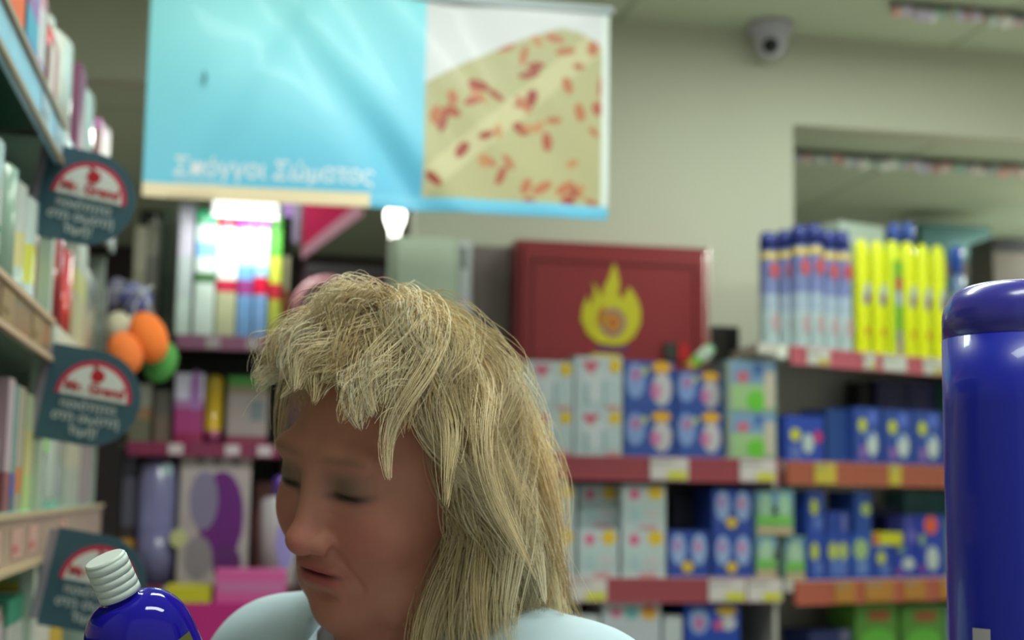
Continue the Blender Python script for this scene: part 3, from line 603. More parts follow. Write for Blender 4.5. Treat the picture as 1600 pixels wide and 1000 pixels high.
def lpack(name, lab, cat, y0, y1, z, h, cols, style='bag', front=SX-.012, depth=.12, mat=None):
    """good on the left shelves; cols = list of (fraction up to, colour)"""
    y0 *= 1.035; y1 *= 1.035; yc = (y0+y1)/2; wy = y1-y0
    t = thing(name, lab, cat, (front-depth/2, yc, z), group={'bag': 'refill bags', 'bottle': 'bottles'}.get(cat, 'packs')+' on the left '+{round(z1t, 3): 'top shelf', round(z2t, 3): 'middle shelf', round(z3t, 3): 'lower shelf'}.get(round(z, 3), 'lowest shelf'))
    body = cols[0]
    if style == 'bag':
        mb = MB(); n = 14
        last = 0
        segs = []
        for fr, c in body:
            segs.append((last, fr, c)); last = fr
        prof = []
        for a, b, c in segs:
            k = max(2, int((b-a)*10))
            for i in range(k):
                u = a+(b-a)*i/k; r = 1.0 if .08 < u < .86 else (.9 if u <= .08 else max(.12, 1-((u-.86)/.14)**2*.85))
                prof.append((r, u*h, c))
        prof.append((.12, h, segs[-1][2]))
        # rounded box section
        n0 = 0; N_ = 20
        for (r, z_, c) in prof:
            for i in range(N_):
                a = 2*PI*i/N_; ca, sa = math.cos(a), math.sin(a)
                q = .35
                mb.v.append((math.copysign(abs(ca)**q, ca)*depth/2*(r if r > .5 else r), math.copysign(abs(sa)**q, sa)*wy/2*(.55+.45*r), z_))
        for k in range(len(prof)-1):
            for i in range(N_):
                j = (i+1) % N_; mb.face((k*N_+i, k*N_+j, (k+1)*N_+j, (k+1)*N_+i), prof[k][2], True)
        mb.face([i for i in range(N_)][::-1], prof[0][2]); mb.face([(len(prof)-1)*N_+i for i in range(N_)], prof[-1][2])
        mb.build('body', mat or PLAS(), t)
    elif style == 'box':
        mb = MB(); last = 0
        for fr, c in body:
            mb.box(-depth/2, depth/2, -wy/2, wy/2, last*h, fr*h-(.0002 if fr < 1 else 0), c); last = fr
        mb.build('body', mat or CARD(), t)
    elif style == 'bottle':
        mb = MB(); last = 0; prof = []
        hb = .80
        for fr, c in body: prof.append((1.0, last*h*hb, c)); prof.append((1.0, fr*h*hb, c)); last = fr
        prof += [(.85, h*(hb+.04), c), (.45, h*(hb+.08), c), (.4, h*(hb+.1), c)]
        mb.lathe([(p[0]*wy/2, p[1], p[2]) for p in prof], sx=depth/wy, n=24); mb.build('body', mat or PLAS(), t)
        mb = MB(); cc = cols[1]; mb.lathe([(wy*.24, h*(hb+.08), cc), (wy*.24, h*.98, cc), (wy*.2, h, cc)], sx=min(1.3, depth/wy), n=20); mb.build('cap', PLAS(), t)
    if len(cols) > 1 and style != 'bottle' or len(cols) > 2:
        lb = cols[-1]
        for (u0, u1, v0, v1, c) in lb:
            mb = MB(); mb.box(depth/2-.002, depth/2+.0012, -wy/2*.9+wy*.9*u0, -wy/2*.9+wy*.9*u1, v0*h, v1*h, c); mb.build('label', CARD(), t)
    return t
bx_ = 'bag'
T = z1t
lpack('paper_pack', 'bright orange pack at the top left corner of the photo', 'pack', 1.62, 1.82, T, .24, [[(1, (232, 96, 8))]], 'box')
lpack('paper_pack', 'violet and blue pack beside the orange one on the top shelf', 'pack', 1.845, 1.95, T, .21, [[(.25, (90, 110, 190)), (.45, (80, 160, 190)), (.55, (150, 110, 170)), (1, (140, 120, 180))]], 'box')
lpack('paper_pack', 'white and pink pack between the violet and red ones, top shelf', 'pack', 1.96, 2.05, T, .19, [[(.3, (190, 130, 190)), (.7, (222, 206, 206)), (1, (206, 130, 150))]], 'bag')
lpack('refill_bag', 'white bag with a red curved stripe on the top shelf', 'bag', 2.06, 2.19, T, .16, [[(.9, (228, 70, 76)), (1, (214, 80, 50))], [(.0, .35, 0, .7, (226, 214, 208))]], 'bag')
lpack('cleaner_bottle', 'big white bottle on the top shelf right of the red striped bag', 'bottle', 2.21, 2.43, T, .235, [[(1, (222, 230, 222))], (226, 232, 224)], 'bottle')
lpack('paper_pack', 'thin dark purple striped pack between two white bottles, top shelf', 'pack', 2.45, 2.53, T, .20, [[(1, (134, 76, 108))]], 'box')
lpack('cleaner_bottle', 'second big white bottle on the top shelf, above the upper round sign', 'bottle', 2.55, 2.80, T, .25, [[(1, (216, 228, 220))], (190, 190, 220)], 'bottle')
lpack('paper_pack', 'brownish red pack near the end of the top shelf', 'pack', 2.82, 2.95, T, .20, [[(.9, (150, 96, 96)), (1, (206, 120, 190))]], 'box')
lpack('paper_pack', 'pale pink white pack at the far end of the top shelf', 'pack', 2.965, 3.02, T, .22, [[(1, (206, 196, 196))]], 'box')
T = z2t
lpack('cleaner_bottle', 'white bottle with green marks at left edge, middle shelf', 'bottle', 1.66, 1.80, T, .215, [[(.2, (60, 150, 60)), (.35, (206, 212, 206)), (.4, (60, 150, 70)), (1, (200, 206, 200))], (190, 200, 190)], 'bottle')
lpack('cleaner_bottle', 'pale mint green bottle on the middle shelf at left', 'bottle', 1.81, 1.88, T, .205, [[(1, (176, 206, 190))], (186, 200, 190)], 'bottle')
lpack('cleaner_bottle', 'grey white bottle with yellow patch above the brown rail', 'bottle', 1.89, 1.97, T, .20, [[(.3, (186, 206, 196)), (.6, (206, 196, 140)), (1, (190, 196, 192))], (170, 170, 165)], 'bottle')
lpack('cleaner_bottle', 'white bottle with yellow label at the end of the brown rail', 'bottle', 1.98, 2.09, T, .20, [[(.25, (190, 206, 200)), (.6, (206, 206, 80)), (1, (190, 206, 200))], (190, 206, 200)], 'bottle')
lpack('cleaner_bottle', 'dark red bottle between the two upper round signs, nearer one', 'bottle', 2.27, 2.41, T, .20, [[(1, (132, 20, 26))], (150, 140, 140)], 'bottle', mat=attr_mat('red_gloss', 0.15, noise=0.02))
lpack('cleaner_bottle', 'red bottle between the two upper round signs, further one', 'bottle', 2.42, 2.53, T, .20, [[(.8, (176, 46, 46)), (1, (160, 40, 40))], (196, 206, 206)], 'bottle', mat=attr_mat('red_gloss', 0.15, noise=0.02))
lpack('paper_pack', 'cream pack with yellow streaks right of the red bottles', 'pack', 2.55, 2.70, T, .21, [[(.5, (196, 196, 160)), (.7, (206, 206, 130)), (1, (190, 200, 186))]], 'box')
lpack('paper_pack', 'pale beige pack at the end of the middle shelf', 'pack', 2.72, 2.98, T, .20, [[(.6, (190, 186, 170)), (.8, (170, 180, 170)), (1, (196, 196, 190))]], 'bag')
T = z3t
lpack('detergent_bottle', 'magenta bottle with orange cap at the left edge', 'bottle', 1.66, 1.86, T, .185, [[(1, (166, 62, 112))], (222, 150, 40), [(.3, .75, .3, .5, (214, 190, 206)), (.0, .35, .5, .72, (100, 206, 60)), (.3, .8, .06, .2, (200, 120, 160))]], 'bottle', depth=.09)
lpack('paper_pack', 'mauve pack with white edge beside the magenta bottle', 'pack', 1.87, 1.92, T, .175, [[(.3, (150, 90, 96)), (1, (190, 170, 180))]], 'box')
lpack('paper_pack', 'thin teal and blue pack beside the mauve one', 'pack', 1.925, 1.955, T, .17, [[(.12, (60, 110, 140)), (.3, (46, 96, 180)), (1, (120, 160, 160))]], 'box')
lpack('paper_pack', 'beige pack with orange spot under the middle round sign', 'pack', 1.96, 2.02, T, .17, [[(.15, (170, 160, 140)), (.35, (206, 130, 80)), (1, (176, 166, 150))]], 'box')
lpack('paper_pack', 'yellow green pack on the lower left shelf', 'pack', 2.03, 2.11, T, .165, [[(.3, (180, 200, 130)), (.7, (200, 190, 130)), (1, (176, 186, 150))]], 'box')
lpack('refill_bag', 'white bag with green leaf below the middle round sign', 'bag', 2.12, 2.32, T, .175, [[(1, (206, 220, 212))], [(.5, .8, .5, .85, (140, 206, 90)), (.1, .4, .7, .9, (110, 170, 170))]], 'bag')
lpack('refill_bag', 'white bag with a light green corner beside the leaf bag', 'bag', 2.33, 2.52, T, .175, [[(.7, (200, 214, 206)), (1, (150, 206, 110))]], 'bag')
lpack('paper_pack', 'cream pack near the end of the lower left shelf', 'pack', 2.54, 2.75, T, .17, [[(.4, (180, 186, 176)), (1, (196, 190, 170))]], 'box')
lpack('paper_pack', 'mauve grey pack at the end of the lower left shelf', 'pack', 2.77, 2.96, T, .17, [[(1, (166, 150, 156))]], 'box')
T = z4t
lpack('refill_bag', 'white bag with red bottom at the lower left corner', 'bag', 1.69, 1.83, T, .165, [[(.55, (200, 70, 70)), (.75, (206, 190, 190)), (1, (206, 206, 200))]], 'bag')
lpack('refill_bag', 'silver and red glossy bag at the lower left', 'bag', 1.84, 1.96, T, .185, [[(.4, (196, 60, 66)), (.8, (206, 196, 200)), (1, (190, 140, 140))]], 'bag', mat=FILM())
lpack('paper_pack', 'green topped pack behind the silver bag at lower left', 'pack', 1.97, 2.12, T, .17, [[(.8, (190, 196, 190)), (1, (60, 150, 120))]], 'box')
lpack('paper_pack', 'white pack below the lowest round sign', 'pack', 2.2, 2.42, T, .15, [[(.5, (200, 190, 186)), (1, (206, 206, 196))]], 'box')
lpack('paper_pack', 'yellow pack beside the held blue bottle', 'pack', 2.44, 2.6, T, .16, [[(1, (206, 176, 50))]], 'box')

# round signs on the post
def sign(cpx, cpy, lab, rot):
    Yp = ye1-.004
    c = onY(cpx, cpy, Yp); s = ye1/FPX        # metres per pixel there
    t = thing('price_sign', lab, 'sign', (c.x, Yp, c.z)); t.rotation_euler = (0, rot, 0)
    TEAL = (52, 84, 98)
    wl_, hh_ = 66*s*1.06, 72*s
    pts = [(-wl_, -hh_), (0.0, -hh_)]
    rr = hh_
    for i in range(1, 25):
        a = -PI/2+PI*i/25; pts.append((.0+rr*1.0*math.cos(a), rr*math.sin(a)))
    pts += [(0.0, hh_), (-wl_, hh_)]
    mb = MB(); mb.poly_prism(pts, -.002, .002, TEAL); mb.build('board', attr_mat('sign_board', 0.4, noise=.02), t)
    mb = MB()
    def arc(r, z0, y, col):
        p = [(r, z0)]
        for i in range(1, 25): p.append((r*math.cos(PI*i/25), z0+r*math.sin(PI*i/25)))
        p.append((-r, z0)); mb.poly_prism([(x+.002, z) for x, z in p], y-.0006, y, col)
    R_ = 56*s; arc(R_, .0, -.0022, (214, 40, 78)); arc(R_*.88, -.0005, -.003, (240, 246, 242))
    mb.disc(.003, R_*.60, R_*.19, R_*.18, -.0036, (200, 26, 46)); mb.disc(-.002, R_*.82, R_*.09, R_*.045, -.0038, (150, 26, 40), ang=-.5)
    mb.build('emblem', CARD(), t)
    text_mesh('lettering', 'Mr. Grand', .0205, (200, 24, 50), t, (.002, -.0042, R_*.12), align='CENTER', offset=.0008)
    for k, s_ in enumerate(('ποιότητα', 'στη σωστή', 'τιμή!')):
        text_mesh('lettering', s_, .0195, (214, 222, 222), t, (-.002, -.003, -.0195-.0185*k), align='CENTER', offset=.0002)
    mb = MB(); mb.box(-wl_-.012, -wl_, -.002, .002, -hh_*.9, hh_*.95, (170, 160, 176)); mb.build('clip_strip', PLAS(), t)
    return t
sign(136, 310, 'teal rounded sign, topmost of three beside the left shelves', math.radians(10))
sign(143, 622, 'teal rounded sign, middle of three beside the orange sponges', math.radians(9))
sign(150, 912, 'teal rounded sign, lowest, behind the cap of the held bottle', math.radians(10))

# hanging sponges
Yh = ye2-.06
t = thing('sponge_bunch_hook', 'metal display arm at the end of the left shelf holding the sponges', 'hook', (SX, Yh, z2t-.02))
hx = pX(222, Yh-.02, 470)-SX; hz = pZ(222, 455, Yh)-(z2t-.02)
mb = MB(); mb.tube([(0, 0, 0), (.0, 0, hz), (hx, 0, hz), (hx+.02, 0, hz+.012)], .003, (180, 180, 180)); mb.build('arm', METAL(), t)
def sponge(px, py, dy, rx, rz, col, ang, lab):
    c = onY(px, py, Yh+dy); s = (Yh+dy)/FPX
    t = thing('bath_sponge', lab, 'sponge', (c.x, c.y, c.z), group='egg shaped sponges hanging at the shelf end')
    mb = MB(); mb.ball((0, 0, 0), 1, col, 28, 18, sc=(rx*s, rx*s*.9, rz*s), bump=.025, rot=Matrix.Rotation(ang, 3, 'Y')); mb.build('body', attr_mat('foam_sponge', .95, noise=.12, scale=120, bump=.6), t)
    hp = Vector((SX+hx, Yh, z2t-.02+hz)) - c
    mb = MB(); mb.tube([(0, 0, rz*s*.9), (hp.x*.6, hp.y*.6, (rz*s+hp.z)*.6), tuple(hp)], .0012, (200, 200, 195)); mb.build('loop', CLOTH(), t)
sponge(231, 527, -.04, 29, 40, (234, 120, 52), math.radians(-24), 'orange egg shaped sponge, upper one of the two orange')
sponge(195, 552, -.07, 26, 34, (224, 116, 56), math.radians(-20), 'orange egg shaped sponge, lower one, touching the middle sign')
sponge(252, 566, .03, 24, 32, (76, 142, 70), math.radians(20), 'green egg shaped sponge below the orange ones')
sponge(188, 515, .02, 22, 28, (190, 184, 160), math.radians(-20), 'beige egg shaped sponge behind the orange ones')
sponge(212, 468, .04, 24, 26, (100, 104, 160), math.radians(-35), 'blue violet egg shaped sponge above the orange ones')
sponge(180, 460, .05, 17, 26, (110, 106, 126), math.radians(10), 'grey violet egg shaped sponge nearest the left shelf')

# ================================================================== BACK LEFT DISPLAY
YD = 3.62; DD = .34
dx0, dx1 = pX(186, YD), pX(452, YD)
zP1 = pZ(320, 524, YD); zP2 = pZ(320, 692, YD); zP3 = pZ(320, 915, YD)
t = thing('display_stand', 'dark display stand with pink shelf edges behind the woman on the left', 'display stand', (dx0, YD, 0)); dw = dx1-dx0
for z, hgt in ((zP1, .036), (zP2, .034), (zP3, .03)):
    mb = MB(); mb.box(0, dw, 0, DD, z-.02, z, (52, 48, 46)); s_ = mb.build('shelf_board', METAL(), t)
    mb = MB(); xa = pX(268, YD)-dx0 if z == zP1 else .02; mb.box(xa, dw-.02, -.008, 0, z-hgt, z, (190, 120, 160) if z == zP1 else (150, 56, 96)); r_ = mb.build('price_rail', PLAS(), s_)
    for q in (.25, .6, .8):
        mb = MB(); mb.box(xa+(dw-xa)*q, xa+(dw-xa)*q+.035, -.010, -.008, z-hgt+.004, z-.004, (214, 196, 206)); mb.build('price_tag', CARD(), r_)
mb = MB(); mb.box(0, dw, DD, DD+.02, 0, pZ(320, 332, YD+DD), (50, 50, 46)); mb.build('back_panel', METAL(), t)
for xq in (0, dw-.012):
    mb = MB(); mb.box(xq, xq+.012, .1, DD, 0, zP1-.0, (46, 44, 42)); mb.build('side_panel', METAL(), t)
mb = MB(); mb.box(0, dw, .01, DD, 0, .1, (60, 58, 56)); mb.build('base', METAL(), t)
mb = MB()
for xx in np.linspace(.06, dw-.05, 6): mb.tube([(xx, DD, pZ(320, 345, YD)), (xx, .03, pZ(320, 345, YD)), (xx, .015, pZ(320, 345, YD)+.01)], .0025, (180, 180, 180))
mb.build('hooks', METAL(), t)
lx0, lx1 = pX(318, YD-.06), pX(421, YD-.06); lz = pZ(370, 337, YD-.06)
tL = thing('display_lamp', 'bright white lamp strip over the hanging brushes, under the left of the banner', 'lamp', ((lx0+lx1)/2, YD-.06, lz)); lw = (lx1-lx0)/2
mb = MB(); mb.box(-lw, lw, -.012, .012, .001, .035, (250, 255, 250), bev=.003); mb.build('diffuser', attr_mat('lit_strip', 0.5, emit=1.6, noise=0.0), tL)
mb = MB(); mb.box(-lw-.006, lw+.006, .0125, .022, 0, .037, (190, 190, 186)); mb.tube([(0, .02, .03), (0, .20, .05), (0, .40, .02)], .004, (160, 160, 156)); mb.build('bracket', METAL(), tL)
l_ = area((lx0+lx1)/2, YD-.06, lz-.004, lw*2, .03, 1.3); l_.rotation_euler = (math.radians(38), 0, 0)
def dgood(name, lab, cat, a, b, pyt, pyb, cols, y=YD+.03, depth=.08, style='box', z=None, mat=None, decals=()):
    """pixel box on the display; z snaps the bottom"""
    x0_, x1_ = pX(a, y, (pyt+pyb)/2), pX(b, y, (pyt+pyb)/2); zt = pZ((a+b)/2, pyt, y); zb = pZ((a+b)/2, pyb, y) if z is None else z
    wx = x1_-x0_; h = zt-zb
    t = thing(name, lab, cat, ((x0_+x1_)/2, y+depth/2, zb), group='brushes hanging in a row under the banner' if cat == 'brush' else None)
    mb = MB(); last = 0
    if style == 'box':
        for fr, c in cols: mb.box(-wx/2, wx/2, -depth/2, depth/2, last*h, fr*h-(.0002 if fr < 1 else 0), c, bev=.004); last = fr
        mb.build('body', mat or CARD(), t)
    elif style == 'round':
        prof = []
        for fr, c in cols: prof.append((1 if last > 0 else .94, last*h*.94, c)); prof.append((1, fr*h*.94, c)); last = fr
        prof += [(.8, h*.98, c), (.35, h, c)]
        mb.lathe([(p[0]*wx/2, p[1], p[2]) for p in prof], sy=depth/wx, n=22); mb.build('body', mat or PLAS(), t)
    if decals:
        mb = MB()
        for i, d in enumerate(decals):
            k, cx_, cz_, aa, bb, col = d[:6]; ang = d[6] if len(d) > 6 else 0
            if k == 'o': mb.disc((cx_-.5)*wx, cz_*h, aa*wx, bb*h, -depth/2-.0004*i, col, ang=ang)
            else: mb.rect((cx_-.5)*wx, cz_*h, aa*wx, bb*h, -depth/2-.0004*i, col, ang=ang)
        mb.build('print', CARD(), t)
    return t
yk = YD+.10
# upper zone: brushes and packs standing/hanging above shelf P1
dgood('hanging_brush', 'beige brush in clear wrap, left of the lilac pack', 'brush', 206, 226, 352, 521, [(.3, (150, 140, 120)), (.6, (176, 172, 150)), (1, (196, 190, 170))], y=yk, z=zP1)
dgood('hanging_brush', 'grey beige brush in clear wrap beside the upper sign', 'brush', 228, 248, 345, 521, [(.4, (150, 140, 140)), (.7, (170, 166, 160)), (1, (206, 200, 186))], y=yk+.02, z=zP1)
dgood('paper_pack', 'grey green wrapped pack left of the lilac pack', 'pack', 250, 272, 325, 521, [(.5, (120, 130, 116)), (1, (140, 150, 136))], y=yk+.05, z=zP1)
dgood('hanging_brush', 'tall lilac white brush pack under the banner corner', 'brush', 276, 302, 318, 521, [(.3, (206, 222, 214)), (.6, (196, 206, 210)), (1, (214, 206, 226))], y=yk-.05, z=zP1, mat=FILM())
dgood('hanging_brush', 'white brush with green and blue head under the banner', 'brush', 304, 336, 326, 521, [(.42, (206, 220, 214)), (.5, (70, 110, 70)), (.62, (214, 226, 226)), (.74, (130, 180, 226)), (.88, (206, 226, 226)), (1, (90, 200, 150))], y=yk-.06, z=zP1, mat=FILM())
dgood('hanging_brush', 'white and red dish brush in the middle of the hanging row', 'brush', 338, 370, 340, 521, [(.38, (186, 186, 150)), (.48, (190, 40, 70)), (.62, (226, 230, 226)), (.88, (236, 240, 240)), (1, (226, 60, 90))], y=yk-.06, z=zP1, mat=FILM())
dgood('hanging_brush', 'white and light blue brush with purple top', 'brush', 372, 396, 340, 521, [(.36, (110, 150, 200)), (.48, (150, 60, 130)), (.6, (110, 160, 220)), (.85, (170, 200, 236)), (1, (170, 80, 220))], y=yk-.06, z=zP1, mat=FILM())
dgood('hanging_brush', 'light blue brush with bright red band', 'brush', 398, 419, 338, 521, [(.36, (120, 156, 206)), (.5, (206, 20, 60)), (.6, (150, 190, 226)), (.85, (226, 236, 240)), (1, (206, 110, 220))], y=yk-.06, z=zP1, mat=FILM())
dgood('hanging_brush', 'yellow brush handle with green tip at the row end', 'brush', 421, 440, 322, 521, [(.3, (196, 200, 70)), (.42, (206, 40, 60)), (.62, (220, 226, 80)), (1, (86, 186, 50))], y=yk-.05, z=zP1)
dgood('paper_pack', 'tan and brown pack at the right end of the hanging row', 'pack', 441, 451, 400, 521, [(.3, (150, 140, 100)), (.6, (170, 96, 60)), (1, (190, 180, 150))], y=yk-.02, z=zP1)
# middle zone on shelf P2
dgood('refill_bag', 'purple and white refill pouch beside the yellow tube', 'pouch', 272, 318, 583, 690, [(.14, (140, 40, 80)), (.5, (150, 50, 110)), (.62, (170, 120, 170)), (1, (206, 200, 226))], y=YD+.02, z=zP2, mat=FILM(), decals=[('o', .7, .75, .2, .3, (176, 120, 196))])
dgood('cleaner_bottle', 'yellow rounded bottle beside the purple pouch', 'bottle', 320, 347, 585, 690, [(.2, (160, 60, 110)), (1, (216, 176, 40))], y=YD+.02, z=zP2, style='round', depth=.05)
dgood('paper_pack', 'dusty pink bag with green flap behind the woman forehead', 'bag', 354, 418, 588, 690, [(.12, (150, 60, 90)), (.74, (176, 160, 160)), (.86, (150, 140, 110)), (1, (80, 160, 70))], y=YD+.04, z=zP2, decals=[('r', .75, .5, .35, .3, (130, 138, 146))])
dgood('paper_pack', 'beige pack behind the sponges on the dark stand', 'pack', 200, 236, 600, 690, [(.4, (120, 116, 96)), (.6, (170, 130, 100)), (1, (170, 168, 156))], y=YD+.05, z=zP2)
dgood('paper_pack', 'olive brown pack left of the purple pouch', 'pack', 240, 268, 610, 690, [(.5, (130, 110, 96)), (1, (110, 104, 100))], y=YD+.05, z=zP2)
# lower zone on P3
dgood('paper_pack', 'dark violet pack left of the lavender bottle', 'pack', 188, 210, 712, 915, [(.35, (206, 150, 50)), (.45, (60, 50, 56)), (1, (92, 88, 108))], y=YD+.05, z=zP3)
dgood('softener_bottle', 'tall lavender bottle with pale patch', 'bottle', 212, 276, 714, 915, [(.5, (140, 136, 186)), (1, (146, 142, 190))], y=YD+.02, z=zP3, style='round', depth=.09, decals=[('o', .72, .9, .14, .06, (186, 206, 220))])  # small pale oval near the top
dgood('softener_bag', 'grey bag with big purple blob left of the white bottle', 'bag', 278, 390, 702, 915, [(1, (170, 158, 160))], y=YD+.02, z=zP3, depth=.1, mat=FILM(), decals=[('o', .60, .5, .32, .34, (110, 30, 130)), ('o', .35, .62, .2, .22, (140, 130, 166)), ('o', .7, .16, .2, .14, (100, 40, 116)), ('o', .3, .2, .2, .16, (150, 140, 150)), ('o', .02, .34, .12, .07, (206, 206, 150)), ('o', .28, .92, .07, .04, (130, 126, 130)), ('o', .52, .92, .07, .04, (130, 126, 130)), ('o', .78, .92, .07, .04, (130, 126, 130))])
t = dgood('detergent_bottle', 'white bottle with lilac label and purple cap beside the woman nose', 'bottle', 406, 466, 775, 915, [(1, (222, 214, 222))], y=YD-.01, z=zP3, style='round', depth=.06, decals=[('o', .66, .48, .24, .3, (160, 150, 220))])
hB = pZ(436, 775, YD-.01)-zP3; mb = MB(); mb.lathe([(.02, hB, (120, 70, 190)), (.018, hB+.045, (120, 70, 190)), (.012, hB+.05, (120, 70, 190))]); mb.build('cap', PLAS(), t)
dgood('paper_pack', 'reddish pack behind the purple capped white bottle', 'pack', 396, 440, 752, 915, [(1, (150, 96, 96))], y=YD+.15, z=zP3)
# front crate of pink boxes
yq = YD-.22
zq = pZ(400, 985, yq)
t = thing('promotion_table', 'magenta display plinth in front of the dark stand behind the woman', 'plinth', (pX(268, yq), yq, 0)); wq = pX(470, yq)-pX(268, yq)
mb = MB(); mb.box(0, wq, 0, .19, 0, pZ(320, 942, yq), (196, 36, 130)); mb.build('body', CARD(), t)
mb = MB(); mb.box(.0, pX(338, yq)-pX(268, yq), .0, .19, pZ(300, 942, yq)+.0002, pZ(300, 919, yq), (206, 196, 40)); mb.build('yellow_strip', CARD(), t)
x_ = (pX(345, yq), pX(455, yq)); zt_ = pZ(320, 942, yq)
card_box('detergent_box', 'pink box on the magenta plinth under the white bottle', 'box', x_[0], x_[1], yq+.01, .15, zt_, pZ(400, 893, yq)-zt_, (220, 96, 166), [('r', .5, .5, .9, .3, (206, 120, 176))])

# annex goods far behind, between stand and pale cabinet
t = thing('wardrobe_rack', 'dark purple rack far behind the top of the hair', 'rack', (pX(468, 5.6), 5.6, 0)); ww = pX(600, 5.6)-pX(468, 5.6); zt = pZ(520, 418, 5.6)
mb = MB(); mb.box(0, ww, 0, .3, 0, zt, (66, 34, 54)); mb.box(0, ww, -.01, 0, zt-.03, zt+.01, (34, 34, 36)); mb.build('body', METAL(), t)
t = thing('gift_hoop', 'pink rounded bag shape behind the top of the hair', 'bag', (pX(505, 5.2), 5.2, 0)); zt = pZ(505, 440, 5.2); r = .11
mb = MB(); mb.tube([(r*math.cos(a), 0, zt-r+r*math.sin(a)) for a in np.linspace(0, PI, 16)], .022, (190, 130, 140)); mb.box(-r-.02, r+.02, -.03, .03, 0, zt-r, (150, 110, 120)); mb.box(-r+.03, r-.03, -.02, .02, zt-r, zt-.04, (110, 106, 106)); mb.build('body', CARD(), t)
# magenta hanging flag and coloured banners by the low ceiling
Y = 5.0; p = [onY(a, b, Y) for a, b in ((476, 300), (560, 300), (548, 332), (472, 388))]
t = thing('hanging_flag', 'magenta flag with pale pink edge hanging under the banner', 'flag', (p[0].x, Y, LOW_Z)); o0 = Vector((p[0].x, Y, LOW_Z))
mb = MB(); q = [(v.x-o0.x, v.z-LOW_Z) for v in p]; mb.poly_prism([q[3], q[2], q[1], (q[1][0], 0), (q[0][0], 0)], -.002, .002, (226, 44, 104)); mb.build('cloth', CLOTH(), t)
mb = MB(); mb.poly_prism([(q[3][0], q[3][1]-.0), (q[3][0], q[3][1]-.04), (q[2][0]+.05, q[2][1]-.0), (q[2][0]+.02, q[2][1]+.03)][::1], -.003, .001, (232, 170, 196)); mb.build('border', CLOTH(), t)
for a, b, c, lab in ((441, 456, (130, 96, 160), 'violet hanging strip left of the magenta flag'), (457, 470, (120, 116, 140), 'grey violet hanging strip touching the magenta flag')):
    x0_, x1_ = pX(a, Y+.1, 340), pX(b, Y+.1, 340); zb = pZ((a+b)/2, 380, Y+.1)
    mb = MB(); mb.box(x0_, x1_, Y+.1, Y+.105, zb, LOW_Z, c); tag(mb.build('hanging_strip', CLOTH()), lab, 'hanging strip')

# ================================================================== BIG BLUE BOTTLE at right, on its shelf
Yb = .80
c = onY(1602, 700, Yb); rB = abs(pX(1489, Yb, 700)-c.x)*1.0
topz = pZ(1602, 447, Yb)
zs = 1.27
bt = thing('cleaner_bottle', 'large glossy deep blue bottle close up at the right edge', 'bottle', (c.x, Yb, zs)); Hb = topz-zs
mb = MB(); BC = (26, 38, 172)
pf = [(rB*.92, 0, BC), (rB, .01, BC), (rB, Hb-.075, BC), (rB*.995, Hb-.034, BC)]
mb.lathe(pf, n=64); mb.build('body', attr_mat('deep_blue_plastic', 0.32, coat=.25, noise=.05, scale=18), bt)
mb = MB(); capp = [(rB*.99, Hb-.034, (58, 54, 160))]
for k in range(0, 10):
    a = k/9*PI/2; capp.append((rB*.99*(1-.42*(1-math.cos(a))), Hb-.022+.022*math.sin(a), (58, 54, 160)))
mb.lathe(capp, n=64); mb.build('cap', attr_mat('blue_cap_plastic', 0.25, coat=.3, noise=.02), bt)
mb = MB(); pl = onPlane(1507, 985, (c.x, Yb-rB*.7, 0), Vector((0, 1, 0)))
a0 = math.radians(198)
for k in range(12):
    aa = a0+math.radians(1.2)*k; ab = aa+math.radians(1.2)
    n = len(mb.v)
    for ang, z_ in ((aa, 0.02), (ab, 0.02), (ab, pZ(1505, 977, Yb)-zs), (aa, pZ(1505, 977, Yb)-zs)): mb.v.append(((rB+.0006)*math.cos(ang), (rB+.0006)*math.sin(ang), z_))
    mb.face((n, n+1, n+2, n+3), (206, 200, 206), True)
mb.build('label', CARD(), bt)
t = thing('side_shelf', 'wooden shelf unit carrying the large blue bottle at the right', 'shelving', (c.x, Yb, 0))
mb = MB(); mb.box(-.10, .32, -.3, .3, zs-.02, zs, (200, 196, 188)); mb.build('shelf_board', METAL(), t)
for xx in (-.1, .30):
    mb = MB(); mb.box(xx, xx+.02, -.3, .3, 0, zs-.02, (180, 176, 168)); mb.build('side_panel', METAL(), t)

